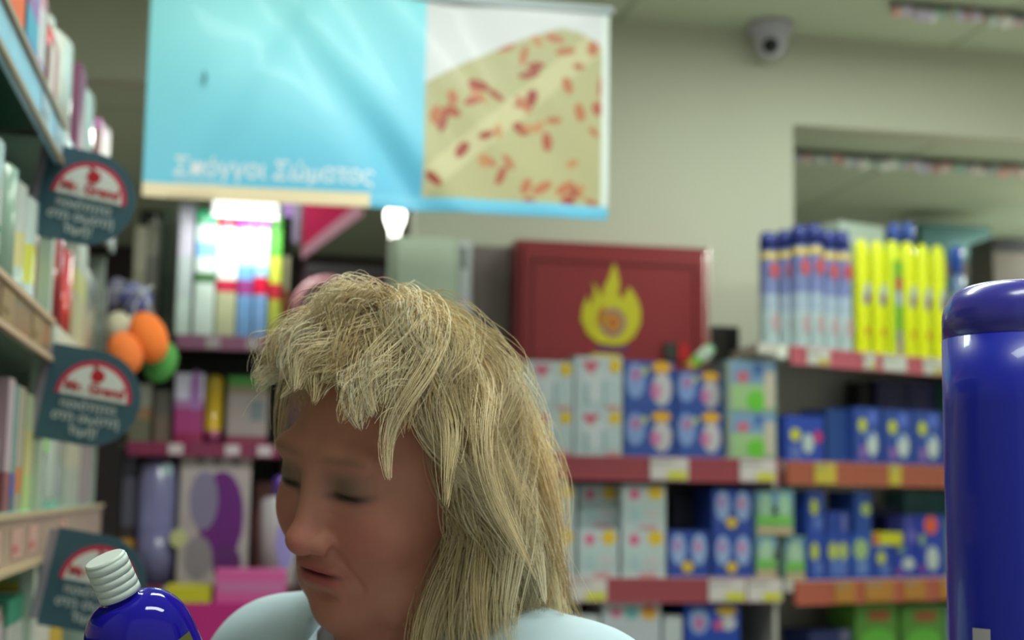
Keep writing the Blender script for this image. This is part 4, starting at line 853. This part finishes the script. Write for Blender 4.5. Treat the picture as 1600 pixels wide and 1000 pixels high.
# ================================================================== THE WOMAN
def surface_nets(f, lo, hi, h):
    nx, ny, nz = [int(math.ceil((hi[i]-lo[i])/h))+1 for i in range(3)]
    xs = lo[0]+h*np.arange(nx, dtype=np.float32); ys = lo[1]+h*np.arange(ny, dtype=np.float32); zs_ = lo[2]+h*np.arange(nz, dtype=np.float32)
    D = np.empty((nx, ny, nz), dtype=np.float32)
    for i in range(0, nx, 16):
        X, Y, Z = np.meshgrid(xs[i:i+16], ys, zs_, indexing='ij'); D[i:i+16] = f(X, Y, Z)
    S = D < 0
    cn = np.zeros((nx-1, ny-1, nz-1), np.float32); acc = np.zeros((nx-1, ny-1, nz-1, 3), np.float32)
    for ax in range(3):
        sl0 = [slice(None)]*3; sl1 = [slice(None)]*3; sl0[ax] = slice(0, -1); sl1[ax] = slice(1, None)
        a, b = D[tuple(sl0)], D[tuple(sl1)]; cross = (a < 0) != (b < 0)
        tt = np.where(cross, a/np.where(cross, a-b, 1), 0)
        o1, o2 = [k for k in range(3) if k != ax]
        for d1 in (0, 1):
            for d2 in (0, 1):
                s = [None]*3; s[ax] = slice(None); n_ = [nx-1, ny-1, nz-1]
                s[o1] = slice(d1, d1+n_[o1]); s[o2] = slice(d2, d2+n_[o2])
                c_ = cross[tuple(s)]; cn += c_; acc[..., ax] += tt[tuple(s)]*c_
                if d1: acc[..., o1] += c_
                if d2: acc[..., o2] += c_
    act = cn > 0; idx = -np.ones(act.shape, np.int64); idx[act] = np.arange(act.sum())
    ii = np.argwhere(act).astype(np.float32); P = (ii+acc[act]/cn[act][:, None])*h+np.array(lo, np.float32)
    faces = []
    for ax in range(3):
        o1, o2 = [(1, 2), (2, 0), (0, 1)][ax]
        s0 = [slice(1, -1)]*3; s0[ax] = slice(0, -1); s1 = [slice(1, -1)]*3; s1[ax] = slice(1, None)
        a, b = S[tuple(s0)], S[tuple(s1)]
        for flip in (False, True):
            q = np.argwhere((a & ~b) if not flip else (~a & b))
            base = q+1; base[:, ax] -= 1
            e1 = np.zeros(3, int); e1[o1] = 1; e2 = np.zeros(3, int); e2[o2] = 1
            g = lambda k: idx[k[:, 0], k[:, 1], k[:, 2]]
            quad = np.stack([g(base-e1-e2), g(base-e2), g(base), g(base-e1)], 1)
            faces.append(quad[:, ::-1] if flip else quad)
    return P, np.concatenate(faces)
def raw_mesh(name, P, Fc, cols, mat, parent=None, smooth=True, per_vertex=True):
    me = bpy.data.meshes.new(name); me.vertices.add(len(P)); me.vertices.foreach_set('co', P.astype(np.float32).ravel())
    k = Fc.shape[1]; me.loops.add(Fc.size); me.loops.foreach_set('vertex_index', Fc.astype(np.int32).ravel())
    me.polygons.add(len(Fc)); me.polygons.foreach_set('loop_start', np.arange(0, Fc.size, k, dtype=np.int32))
    try: me.polygons.foreach_set('loop_total', np.full(len(Fc), k, dtype=np.int32))
    except Exception: pass
    me.update(); me.validate()
    ca = me.color_attributes.new('Col', 'FLOAT_COLOR', 'POINT'); c4 = np.ones((len(P), 4), np.float32); c4[:, :3] = cols; ca.data.foreach_set('color', c4.ravel())
    me.polygons.foreach_set('use_smooth', np.full(len(me.polygons), smooth)); me.materials.append(mat)
    o = bpy.data.objects.new(name, me); COL.objects.link(o)
    if parent: o.parent = parent
    return o
def smin(a, b, k):
    h_ = np.clip(.5+.5*(b-a)/k, 0, 1); return b*(1-h_)+a*h_-k*h_*(1-h_)
def smax(a, b, k): return -smin(-a, -b, k)
def ell(X, Y, Z, c, r):
    x, y, z = (X-c[0])/r[0], (Y-c[1])/r[1], (Z-c[2])/r[2]
    k0 = np.sqrt(x*x+y*y+z*z); k1 = np.sqrt((x/r[0])**2+(y/r[1])**2+(z/r[2])**2)+1e-9
    return k0*(k0-1)/k1
def cap(X, Y, Z, a, b, r1, r2):
    a = np.array(a, float); b = np.array(b, float); ba = b-a
    t_ = np.clip(((X-a[0])*ba[0]+(Y-a[1])*ba[1]+(Z-a[2])*ba[2])/(ba@ba), 0, 1)
    return np.sqrt((X-a[0]-t_*ba[0])**2+(Y-a[1]-t_*ba[1])**2+(Z-a[2]-t_*ba[2])**2)-(r1+(r2-r1)*t_)

# head frame: local x = her right, y = forward (face), z = up
YAW, PIT, TIL = math.radians(42), math.radians(17), math.radians(11)
Fh = Vector((F.x, F.y, 0)).normalized()
fy = -(Fh*math.cos(YAW)) - R0*math.sin(YAW)                 # horizontal facing
fy = (fy*math.cos(PIT) - Vector((0, 0, 1))*math.sin(PIT)).normalized()
fx = fy.cross(Vector((0, 0, 1))).normalized()               # her right
fz = fx.cross(fy).normalized()
fx2 = fx*math.cos(TIL) + fz*math.sin(TIL); fz2 = fz*math.cos(TIL) - fx*math.sin(TIL)
HC = CAM + ray(624, 708)*1.10
HM = np.array([[fx2[i], fy[i], fz2[i]] for i in range(3)])   # columns
HCn = np.array(HC)
def to_head(P): return (P-HCn)@HM
def to_world(P): return P@HM.T+HCn
# neck base and torso frame
NB = np.array(onY(622, 985, 1.13)); NB[2] = 1.42
th_ = math.radians(43); tf = -(Fh*math.cos(th_)) - R0*math.sin(th_); tr = tf.cross(Vector((0, 0, 1)))
TF = np.array(tf); TR = np.array(tr); UPn = np.array([0, 0, 1.])
def tw(a, b, c): return NB+TR*a+TF*b+UPn*c
neck_h = to_head(np.array([tw(0, -.02, -.05)]))[0]; neck_h2 = to_head(np.array([tw(0, -.02, -.12)]))[0]
def head_sdf(X, Y, Z):
    A = np.abs(X)
    d = ell(X, Y, Z, (0, .006, .024), (.066, .062, .079))
    d = smin(d, ell(X, Y, Z, (0, .026, -.022), (.068, .066, .084)), .03)
    d = smin(d, ell(X, Y, Z, (0, .028, -.084), (.055, .054, .038)), .03)        # jaw
    d = smin(d, ell(X, Y, Z, (0, .070, -.106), (.022, .016, .016)), .025)       # chin
    d = smin(d, ell(A, Y, Z, (.038, .062, -.034), (.025, .022, .026)), .022)    # cheeks
    d = smin(d, ell(A, Y, Z, (.040, .042, -.090), (.018, .026, .020)), .022)    # jowls
    d = smin(d, ell(X, Y, Z, (0, .030, -.112), (.034, .034, .018)), .02)        # under chin
    d = smin(d, ell(A, Y, Z, (.028, .077, .021), (.022, .007, .007)), .022)     # brow ridge
    d = smax(d, -ell(A, Y, Z, (.030, .103, .001), (.018, .016, .011)), .012)    # sockets
    d = smin(d, ell(A, Y, Z, (.031, .0745, -.001), (.0148, .0125, .0125)), .005) # lidded eyes
    d = smax(d, -ell(A, Y, Z, (.031, .0885, -.0045), (.0135, .0045, .0010)), .002) # lash slit
    d = smax(d, -cap(A, Y, Z, (.016, .088, -.018), (.034, .080, -.020), .0012, .0012), .004)
    d = smin(d, cap(X, Y, Z, (0, .083, .010), (0, .101, -.036), .0068, .0108), .012)  # nose
    d = smin(d, ell(X, Y, Z, (0, .104, -.038), (.0125, .010, .0095)), .008)
    d = smin(d, ell(A, Y, Z, (.0145, .095, -.041), (.0080, .010, .0078)), .006)
    d = smax(d, -ell(A, Y, Z, (.0070, .100, -.0490), (.0035, .005, .003)), .002)
    d = smin(d, ell(X, Y, Z, (0, .080, -.066), (.026, .014, .020)), .012)       # muzzle
    Zm = Z+.07*A
    d = smin(d, ell(X, Y, Zm, (0, .0920, -.0600), (.021, .0065, .0048)), .005)   # lips
    d = smin(d, ell(X, Y, Zm, (0, .0900, -.0710), (.018, .0065, .0055)), .005)
    d = smax(d, -ell(X, Y, Zm, (0, .0985, -.0653), (.023, .009, .0014)), .003)
    d = smax(d, -cap(A, Y, Z, (.019, .094, -.044), (.033, .078, -.076), .0022, .0012), .006)  # folds
    d = smax(d, -ell(X, Y, Z, (0, .090, -.086), (.014, .006, .003)), .006)
    d = smin(d, ell(A, Y, Z, (.070, -.004, -.012), (.008, .018, .030)), .008)   # ears
    d = smin(d, cap(X, Y, Z, (0, -.012, -.05), tuple(neck_h), .052, .056), .03)
    d = smin(d, cap(X, Y, Z, tuple(neck_h), tuple(neck_h2), .056, .075), .03)
    return d
P, Fc = surface_nets(head_sdf, (-.15, -.17, -.29), (.15, .135, .135), .0021)
A = np.abs(P[:, 0]); x, y, z = P[:, 0], P[:, 1], P[:, 2]
g = lambda cx, cy, cz, rx, ry, rz: np.exp(-(((A-cx)/rx)**2+((y-cy)/ry)**2+((z-cz)/rz)**2))
skin = np.array(lin((198, 134, 114))[:3]); col = np.tile(skin, (len(P), 1))
def mixc(col, m_, c): c = np.array(lin(c)[:3]); m_ = np.clip(m_, 0, 1)[:, None]; return col*(1-m_)+c*m_
col = mixc(col, .5*g(.04, .07, -.035, .022, .03, .02), (216, 112, 104))
col = mixc(col, .45*g(0, .112, -.038, .016, .014, .016), (222, 124, 112))
col = mixc(col, .8*g(.031, .088, .004, .020, .02, .010), (104, 98, 84))
fr = (y > .05)
col = mixc(col, 1.0*fr*np.exp(-(((A-.031)/.017)**4+((z+.0045)/.0035)**2)), (28, 30, 26))
col = mixc(col, .55*fr*np.exp(-(((A-.030)/.021)**4+((z-.021-.10*(.035-np.abs(A-.035))*.5)/.0035)**2)), (126, 96, 72))
col = mixc(col, .85*fr*np.exp(-((x/.023)**4+((z+.07*A+.0655)/.0085)**4))*(y > .083), (186, 84, 84))
col = mixc(col, .9*fr*np.exp(-((x/.022)**4+((z+.07*A+.0653)/.0020)**2)), (60, 24, 24))
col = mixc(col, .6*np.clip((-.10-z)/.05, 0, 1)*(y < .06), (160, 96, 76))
headP, headF, headC = to_world(P), Fc, col

# body below: torso core, arms, hands, legs (skin mesh, mostly under the clothes)
def arm_pts(side):
    sh = tw(side*.165, -.01, -.045)
    return sh
HB = onY(238, 1080, .95)                          # centre of the grip on the bottle
HBn = np.array(HB)
shR = tw(.175, -.02, -.080); elR = np.array([HBn[0]+.035, HBn[1]+.25, 1.115])
btop = np.array(onY(178, 905, .95)); axv = (np.array(onY(266, 1120, .95))-np.array(onY(185, 925, .95))); axv = axv/np.linalg.norm(axv)
axv = axv+np.array([0, .25, 0]); axv /= np.linalg.norm(axv)   # bottle axis pointing down (towards its base)
capT = np.array(onY(163, 872, .93))               # top of the cap
def bp(s_): return capT+axv*s_
grip = bp(.165)
side_dir = np.array([.55, .60, -.1]); side_dir -= axv*(side_dir@axv); side_dir /= np.linalg.norm(side_dir)   # palm lies on her side of the bottle
wr_ = grip+side_dir*.075-UPn*.02
shL = tw(-.175, -.02, -.080); elL = shL+np.array([.04, .03, -.27]); wrL = elL+TF*.10-UPn*.21
fingers = []
pd = np.cross(axv, side_dir); pd /= np.linalg.norm(pd)
if pd@np.array([-1, 0, 0]) < 0: pd = -pd
for k in range(4):       # four fingers wrap round the far side
    c0 = grip+axv*(-.030+.021*k); rad = .041; ch = []
    for j, an in enumerate((20, 70, 115, 150-8*(k == 3))):
        a = math.radians(an); ch.append(c0+side_dir*(rad*math.cos(a))+pd*(rad*.95*math.sin(a)))
    fingers.append(ch)
ch = []
for an in (-30, -75, -115): a = math.radians(an); ch.append(grip-axv*(.028+.006*abs(an)/60)+side_dir*(.042*math.cos(a))+pd*(.040*math.sin(a)))
thumb = ch
def body_sdf(X, Y, Z):
    def C(a, b, r1, r2): return cap(X, Y, Z, a, b, r1, r2)
    d = C(tw(0, -.02, -.02), tw(0, -.02, -.14), .056, .075)
    d = smin(d, C(tw(-.10, -.02, -.17), tw(.10, -.02, -.17), .095, .095), .06)
    d = smin(d, C(tw(-.07, -.02, -.42), tw(.07, -.02, -.42), .10, .10), .1)
    d = smin(d, C(tw(-.09, -.02, -.60), tw(.09, -.02, -.60), .105, .105), .1)
    for sh, el, wr in ((shR, elR, wr_), (shL, elL, wrL)):
        d = smin(d, C(sh, el, .046, .038), .03); d = smin(d, C(el, wr, .037, .025), .015)
    for s_ in (-1, 1):
        d = smin(d, C(tw(s_*.09, -.02, -.62), tw(s_*.10, -.0, -.95), .085, .055), .04)
        d = smin(d, C(tw(s_*.10, 0, -.95), tw(s_*.10, -.03, -1.355), .05, .034), .02)
        d = smin(d, C(tw(s_*.10, -.04, -1.375), tw(s_*.11, .11, -1.390), .028, .020), .02)
    return d
P2, F2 = surface_nets(body_sdf, tuple(NB+np.array([-.42, -.42, -1.45])), tuple(NB+np.array([.42, .42, .03])), .010)
keep = P2[:, 2] < 9
c2 = np.tile(np.array(lin((176, 120, 98))[:3]), (len(P2), 1))
def hand_sdf(X, Y, Z):
    def C(a, b, r1, r2): return cap(X, Y, Z, a, b, r1, r2)
    d = C(wr_, wr_+(grip+side_dir*.05-wr_)*.6, .024, .024)
    d = smin(d, C(grip+side_dir*.052-axv*.026, grip+side_dir*.052+axv*.030, .0135, .012), .02)
    for ch, rr in [(f_, .0085) for f_ in fingers]+[(thumb, .0100)]:
        dd = None
        for j in range(len(ch)-1):
            q = C(ch[j], ch[j+1], rr*(1-.08*j), rr*(1-.08*(j+1))); dd = q if dd is None else smin(dd, q, .003)
        d = smin(d, dd, .006)
    return d
lo_ = np.minimum(grip, wr_)-.075; hi_ = np.maximum(grip, wr_)+.075
P3, F3 = surface_nets(hand_sdf, tuple(lo_), tuple(hi_), .0024)
c3 = np.tile(np.array(lin((182, 124, 102))[:3]), (len(P3), 1))
# the hanging left hand
hl = wrL+TF*.02-UPn*.05; lf = []
for k in range(4): b0 = hl+TF*(-.03+.02*k)*1.0-UPn*.03; lf.append([b0, b0-UPn*.035+TR*.004, b0-UPn*(.06-.006*abs(k-1.5))+TR*.016])
lt = [hl+TF*.03, hl+TF*.045-UPn*.025, hl+TF*.045-UPn*.05]
def lhand_sdf(X, Y, Z):
    def C(a, b, r1, r2): return cap(X, Y, Z, a, b, r1, r2)
    d = C(wrL, hl, .023, .020)
    d = smin(d, C(hl-TF*.022-UPn*.02, hl+TF*.024-UPn*.02, .0135, .0135), .02)
    for ch, rr in [(f_, .0080) for f_ in lf]+[(lt, .0092)]:
        dd = smin(C(ch[0], ch[1], rr, rr*.95), C(ch[1], ch[2], rr*.95, rr*.8), .003); d = smin(d, dd, .005)
    return d
P4, F4 = surface_nets(lhand_sdf, tuple(np.minimum(wrL, hl)-.12), tuple(np.maximum(wrL, hl)+.08), .0028)
c4_ = np.tile(np.array(lin((182, 124, 102))[:3]), (len(P4), 1))
allP = np.concatenate([headP, P2, P3, P4]); n1, n2_, n3 = len(headP), len(headP)+len(P2), len(headP)+len(P2)+len(P3)
allF = np.concatenate([headF, F2+n1, F3+n2_, F4+n3]); allC = np.concatenate([headC, c2, c3, c4_])
# shift so the origin is on the floor below her
foot = np.array([NB[0], NB[1], 0.0])
person = thing('person', 'woman with blonde layered hair and light blue top looking down', 'person', tuple(foot))
fz0 = allP[:, 2].min()
SKIN = attr_mat('skin', 0.5, noise=.10, scale=55, sss=.12, bump=.12)
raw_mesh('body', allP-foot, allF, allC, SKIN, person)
# shirt: offset of the torso and arms
def shirt_sdf(X, Y, Z):
    def C(a, b, r1, r2): return cap(X, Y, Z, a, b, r1, r2)
    d = C(tw(-.105, -.02, -.15), tw(.105, -.02, -.15), .098, .098)
    d = smin(d, C(tw(0, -.025, -.05), tw(0, -.02, -.13), .060, .09), .05)
    d = smin(d, C(tw(-.15, -.025, -.078), tw(-.05, -.025, -.030), .055, .055), .04); d = smin(d, C(tw(.15, -.025, -.078), tw(.05, -.025, -.030), .055, .055), .04)
    d = smin(d, C(tw(-.08, -.02, -.42), tw(.08, -.02, -.42), .118, .118), .1)
    d = smin(d, C(tw(-.10, -.02, -.68), tw(.10, -.02, -.68), .128, .13), .1)
    d = smin(d, C(tw(-.075, .055, -.22), tw(.075, .055, -.22), .065, .065), .05)
    for sh, el, wr in ((shR, elR, wr_), (shL, elL, wrL)):
        d = smin(d, C(sh, el, .062, .052), .05); d = smin(d, C(el, el+(wr-el)*.75, .052, .042), .02)
    # neck opening: V at the front
    q = np.stack([X, Y, Z], -1)-NB
    a = q@TR; b = q@TF; c_ = Z-NB[2]
    hole = np.sqrt(a**2+(b+.02)**2)-(.066+np.clip(c_+.03, 0, .1)*.5)
    d = smax(d, -smax(hole, -(c_+.075), .01), .008)
    vee = smax(np.abs(a)-(.012+np.clip(c_+.20, 0, .2)*.34), -(b+.0), .005)
    d = smax(d, -smax(vee, -(c_+.20), .006)*1.0, .006)
    fold = .0022*np.sin(a*70+c_*40)*np.clip((-.02-c_)*20, 0, 1)
    return d+fold
P5, F5 = surface_nets(shirt_sdf, tuple(NB+np.array([-.42, -.42, -.82])), tuple(NB+np.array([.42, .42, .06])), .0050)
c5 = np.tile(np.array(lin((190, 212, 224))[:3]), (len(P5), 1))
raw_mesh('shirt', P5-foot, F5, c5, attr_mat('shirt_cotton', 0.85, noise=.03, scale=90, bump=.08), person)
# collar flaps
mb = MB()
def cw(a, b, c_): p = tw(a, b, c_)-foot; return tuple(p)
for s_ in (1, -1):
    n = len(mb.v); rows = []
    for k in range(9):
        u = k/8; an = math.radians(150-150*u+10)
        rr = .076+.004*u; a, b = s_*rr*math.sin(an), -.02+rr*math.cos(an); zc = -.008-.058*u**2
        inner = cw(a, b, zc+.012); outer = cw(a*1.38, (b+.02)*1.30-.02+.004, zc-.020-.012*u)
        rows.append((inner, outer))
    for inn, out in rows: mb.v += [inn, out, tuple(np.array(inn)-np.array([0, 0, .004])), tuple(np.array(out)-np.array([0, 0, .004]))]
    for k in range(8):
        i = n+4*k; j = i+4
        for f_ in ((i, j, j+1, i+1), (i+2, i+3, j+3, j+2), (i, i+2, j+2, j), (i+1, j+1, j+3, i+3)): mb.face(f_ if s_ > 0 else f_[::-1], (186, 208, 222), True)
mb.build('collar', attr_mat('shirt_cotton', 0.85), person)
def trou_sdf(X, Y, Z):
    def C(a, b, r1, r2): return cap(X, Y, Z, a, b, r1, r2)
    d = C(tw(-.09, -.02, -.62), tw(.09, -.02, -.62), .118, .118)
    for s_ in (-1, 1):
        d = smin(d, C(tw(s_*.09, -.02, -.64), tw(s_*.10, -.0, -.95), .096, .075), .03)
        d = smin(d, C(tw(s_*.10, 0, -.95), tw(s_*.10, -.03, -1.325), .072, .060), .02)
    return d
P6, F6 = surface_nets(trou_sdf, tuple(NB+np.array([-.3, -.3, -1.415])), tuple(NB+np.array([.3, .3, -.45])), .010)
raw_mesh('trousers', P6-foot, F6, np.tile(np.array(lin((50, 54, 70))[:3]), (len(P6), 1)), CLOTH(), person)
for s_ in (-1, 1):
    def shoe(X, Y, Z):
        d = cap(X, Y, Z, tw(s_*.10, -.05, -1.377), tw(s_*.11, .13, -1.387), .040, .034)
        return smax(d, -(Z-.0), .004)
    Ps, Fs = surface_nets(shoe, tuple(tw(s_*.105, .04, -1.380)-np.array([.18, .18, .06])), tuple(tw(s_*.105, .04, -1.380)+np.array([.18, .18, .08])), .006)
    raw_mesh('shoe', Ps-foot, Fs, np.tile(np.array(lin((40, 38, 40))[:3]), (len(Ps), 1)), PLAS(), person)

# ---------------------------------------------------------------- hair
down = to_head(np.array([HCn+np.array([0, 0, -1.])]))[0]     # gravity in head frame
SKC = np.array([0, .006, .028]); SKR = np.array([.068, .064, .082])
NK = neck_h
def hull_push(P, off):
    """keep points outside the skull (and face/neck) offset surface"""
    an_ = off[:, None]*np.array([[.55, .50, 1.3]])+np.array([[.003, .003, .002]])
    q = (P-SKC)/(SKR+an_); l = np.linalg.norm(q, axis=1); m_ = l < 1
    P = np.where(m_[:, None], SKC+q/np.maximum(l, 1e-6)[:, None]*(SKR+an_), P)
    c = np.array([0, .022, -.03]); rr = np.array([.067, .066, .088])+(off*.35)[:, None]
    q = (P-c)/rr; l = np.linalg.norm(q, axis=1); m_ = l < 1
    P = np.where(m_[:, None], c+q/np.maximum(l, 1e-6)[:, None]*rr, P)
    a = np.array([0, -.012, -.05]); b = NK; ba = b-a
    t_ = np.clip((P-a)@ba/(ba@ba), 0, 1); cl = a+t_[:, None]*ba; v = P-cl; l = np.linalg.norm(v, axis=1); m_ = l < .058
    return np.where(m_[:, None], cl+v/np.maximum(l, 1e-6)[:, None]*.058, P)
NG, NSEG = 520, 17
gold = PI*(3-math.sqrt(5)); roots = []
for i in range(4000):
    zz = 1-2*(i+.5)/4000; rr = math.sqrt(1-zz*zz); a = gold*i; v = np.array([rr*math.cos(a), rr*math.sin(a), zz])
    if v[1] > .30 and v[2] < .62+.3*max(0, v[1]-.5): continue      # forehead
    if v[1] > -.02 and v[2] < .18+.9*max(0, v[1]): continue         # temples
    if v[2] < -.50: continue
    roots.append(v)
roots = np.array(roots); sel = rng.permutation(len(roots))[:NG]; roots = roots[sel]
G = np.zeros((NG, NSEG, 3)); P = SKC+roots*SKR
crown = np.array([.05, -.30, .94]); crown /= np.linalg.norm(crown)
tang = roots-crown; tang -= roots*np.sum(tang*roots, axis=1, keepdims=True); tang /= np.linalg.norm(tang, axis=1, keepdims=True)+1e-6
bang = np.clip((roots[:, 1]-.08)/.25, 0, 1)*np.clip((roots[:, 2]-.45)/.2, 0, 1)
sg = np.sign(roots[:, 0]+.02)
fd = np.stack([.30+roots[:, 0]*1.1, np.full(NG, .85), np.full(NG, .0)], 1)
back = np.array([0, -1., 0])
sidew = (1+.8*(roots[:, 0] > .1))*np.clip(np.abs(roots[:, 0])*1.3+.2, 0, 1)*np.clip(roots[:, 1]+.5, 0, 1.3)       # how much it must be swept back from the face
comb = tang*.55+down*.35+back*(.55*sidew[:, None])
comb = comb*(1-bang[:, None])+fd*bang[:, None]
comb /= np.linalg.norm(comb, axis=1, keepdims=True)
length = (.165+.06*rng.random(NG))+.075*np.clip(-roots[:, 1], 0, 1)-.03*np.clip(roots[:, 2]-.5, 0, 1)
b2 = np.clip((roots[:, 1]+.22)/.3, 0, 1)*np.clip((roots[:, 2]-.35)/.25, 0, 1)
length = length*(1-b2)+b2*(.049+.026*rng.random(NG)+.016*np.clip(.8-roots[:, 1], 0, 1))
far = np.clip(roots[:, 0]*2, 0, 1)*np.clip(roots[:, 1]*2+.6, 0, 1)*(1-bang)
length = length*(1-far)+far*.07; length = np.where(roots[:, 0] > .2, np.minimum(length, .13), length)
thick = np.clip(.55+.75*roots[:, 2]-.45*np.maximum(roots[:, 1], 0)-.30*np.maximum(roots[:, 0], 0), .25, 1.35)
offs = (.006+.020*rng.random(NG)**.8)*thick*(1-.15*bang)
vel = roots*.42+comb*.8; vel /= np.linalg.norm(vel, axis=1, keepdims=True)
ph = rng.random(NG)*6.28; flick = rng.normal(0, 1, (NG, 3)); frq = rng.uniform(4, 8, NG)
for s_ in range(NSEG):
    G[:, s_] = P; u = s_/(NSEG-1); st = (length/(NSEG-1))[:, None]
    out = (P-SKC)/SKR; out /= np.linalg.norm(out, axis=1, keepdims=True)
    target = comb*max(.15, 1-1.2*u)+down*(.15+.95*u)*(1-.45*bang[:, None])+back*(.34*sidew*(1-bang))[:, None]+.26*flick*math.sin(2.4*u*PI)
    target += np.cross(out, comb)*(.80*np.sin(ph+u*frq))[:, None]
    if u > .70: target += (out*.35+back*.35*(1-bang[:, None]))*(u-.70)/.30
    target /= np.linalg.norm(target, axis=1, keepdims=True)
    vel = vel*.60+target*.40; vel /= np.linalg.norm(vel, axis=1, keepdims=True)
    P = P+vel*st; P = hull_push(P, offs*min(1, .35+2.2*u))
# child strands clumped to guides
NC = 52; per = []
off1 = rng.normal(0, 1, (NG, NC, 3))
uu = np.linspace(0, 1, NSEG)
spread = (.0050*(1-uu)**.7+.0013+.0022*np.sin(uu*PI))
S = G[:, None, :, :]+off1[:, :, None, :]*spread[None, None, :, None]
trim = rng.uniform(.78, 1.04, (NG, NC))
fr_idx = np.clip(uu[None, None, :]*trim[:, :, None]*(NSEG-1), 0, NSEG-1.001); i0 = fr_idx.astype(int); ft = (fr_idx-i0)[..., None]
gi, ci = np.meshgrid(np.arange(NG), np.arange(NC), indexing='ij')
S = S[gi[..., None], ci[..., None], i0]*(1-ft)+S[gi[..., None], ci[..., None], np.minimum(i0+1, NSEG-1)]*ft
S = S.reshape(-1, NSEG, 3)
# stray hairs
NS_ = 260; k_ = rng.integers(0, len(S), NS_); St = S[k_]+(rng.normal(0, .010, (NS_, 1, 3))*uu[None, :, None]**1.2*1.6)+(out[0]*0)
S = np.concatenate([S, St]); NH = len(S)
Wd = to_world(S.reshape(-1, 3)).reshape(NH, NSEG, 3)
T_ = np.gradient(Wd, axis=1); T_ /= np.linalg.norm(T_, axis=2, keepdims=True)+1e-9
ref = np.cross(T_, np.array([.3, .5, .8])); ref /= np.linalg.norm(ref, axis=2, keepdims=True)+1e-9; bi = np.cross(T_, ref)
rad = np.full(NH, .00034); rad[-NS_:] = .00022
rp = rad[:, None]*np.linspace(1, .45, NSEG)[None, :]
rings = np.stack([Wd+(ref*math.cos(a)+bi*math.sin(a))*rp[..., None] for a in (0, 2.094, 4.189)], 2)   # NH,NSEG,3,3
HPts = rings.reshape(-1, 3)
base = (np.arange(NH)[:, None]*NSEG+np.arange(NSEG-1)[None, :])*3
fcs = []
for a in range(3):
    b = (a+1) % 3; fcs.append(np.stack([base+a, base+b, base+3+b, base+3+a], -1).reshape(-1, 4))
HF = np.concatenate(fcs)
pal = np.array([lin(c)[:3] for c in ((250, 230, 188), (240, 216, 164), (222, 192, 138), (252, 242, 214), (186, 154, 108), (238, 224, 186))])
gcol = pal[rng.choice(6, NG, p=[.28, .24, .16, .14, .08, .10])]
scol = np.repeat(gcol, NC, axis=0)*rng.uniform(.85, 1.12, (NG*NC, 1))*np.repeat(rng.uniform(.60, 1.16, (NG, 1)), NC, axis=0); scol = np.concatenate([scol, np.tile(pal[3], (NS_, 1))])
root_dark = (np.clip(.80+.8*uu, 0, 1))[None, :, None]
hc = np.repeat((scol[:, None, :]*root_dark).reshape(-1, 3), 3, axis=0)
hm = attr_mat('blonde_hair', 0.6, noise=.06, scale=40); hm.node_tree.nodes['Principled BSDF'].inputs['Sheen Weight'].default_value = .2
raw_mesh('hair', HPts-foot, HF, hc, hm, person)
# dense under-layer so the scalp never shows
def cap_sdf(X, Y, Z):
    d = ell(X, Y, Z, tuple(SKC), tuple(SKR+.009))
    d = smin(d, ell(X, Y, Z, (0, -.022, -.050), (.060, .042, .085)), .03)
    A = np.abs(X)
    lim = np.where(Z > .068, .20, np.where(Z > .03, .020+(Z-.03)*1.0, .004+(Z)*.3))
    d = smax(d, Y-lim, .008)
    return d
P7, F7 = surface_nets(cap_sdf, (-.12, -.16, -.18), (.12, .14, .16), .004)
raw_mesh('hair_underlayer', to_world(P7)-foot, F7, np.tile(np.array(lin((196, 174, 124))[:3]), (len(P7), 1)), hm, person)

# ---------------------------------------------------------------- held bottle
zb_ = Vector(-axv); xb_ = Vector((1, -.2, 0)); xb_ = (xb_-zb_*xb_.dot(zb_)).normalized(); yb_ = zb_.cross(xb_)
LB = .255; o_ = Vector(capT)-zb_*LB
bt = thing('cleaner_bottle', 'dark blue bottle with white ribbed cap held by the woman', 'bottle')
mm = Matrix.Identity(4)
for i in range(3): mm[i][0], mm[i][1], mm[i][2], mm[i][3] = xb_[i], yb_[i], zb_[i], o_[i]
bt.matrix_world = mm
DB = (36, 26, 176); mb = MB()
sh_ = LB-.0240
prof = [(.028, 0, DB), (.034, .004, DB), (.035, .03, DB), (.035, sh_-.034, DB)]
for k in range(1, 9):
    a = k/8*PI/2; prof.append((.035-(.035-.0115)*(1-math.cos(a)), sh_-.034+.029*math.sin(a), DB))
prof += [(.0115, sh_+.002, DB)]
mb.lathe(prof, sx=1.0, sy=.85, n=48); mb.build('body', attr_mat('dark_blue_bottle', 0.05, trans=.15, noise=.02), bt)
mb = MB(); cp = []
for k in range(5):
    z_ = sh_-.002+k*.0048; cp += [(.0134, z_, (214, 226, 222)), (.0134, z_+.0040, (214, 226, 222)), (.0127, z_+.0043, (200, 214, 210)), (.0127, z_+.0047, (200, 214, 210))]
cp += [(.0130, sh_+.0228, (220, 230, 226)), (.0118, sh_+.0240, (220, 230, 226))]
mb.lathe(cp, n=40); mb.build('cap', attr_mat('white_cap', 0.35, noise=.02), bt)
mb = MB(); n = 26; zt_ = sh_-.036
for k in range(n):
    aa = math.radians(-165+150*k/n); ab = math.radians(-165+150*(k+1)/n); i = len(mb.v)
    for ang, z_ in ((aa, .05), (ab, .05), (ab, zt_), (aa, zt_)): mb.v.append((.0356*math.cos(ang), .0356*.85*math.sin(ang), z_))
    mb.face((i, i+1, i+2, i+3), (120, 122, 60), True)
mb.build('label', CARD(), bt)
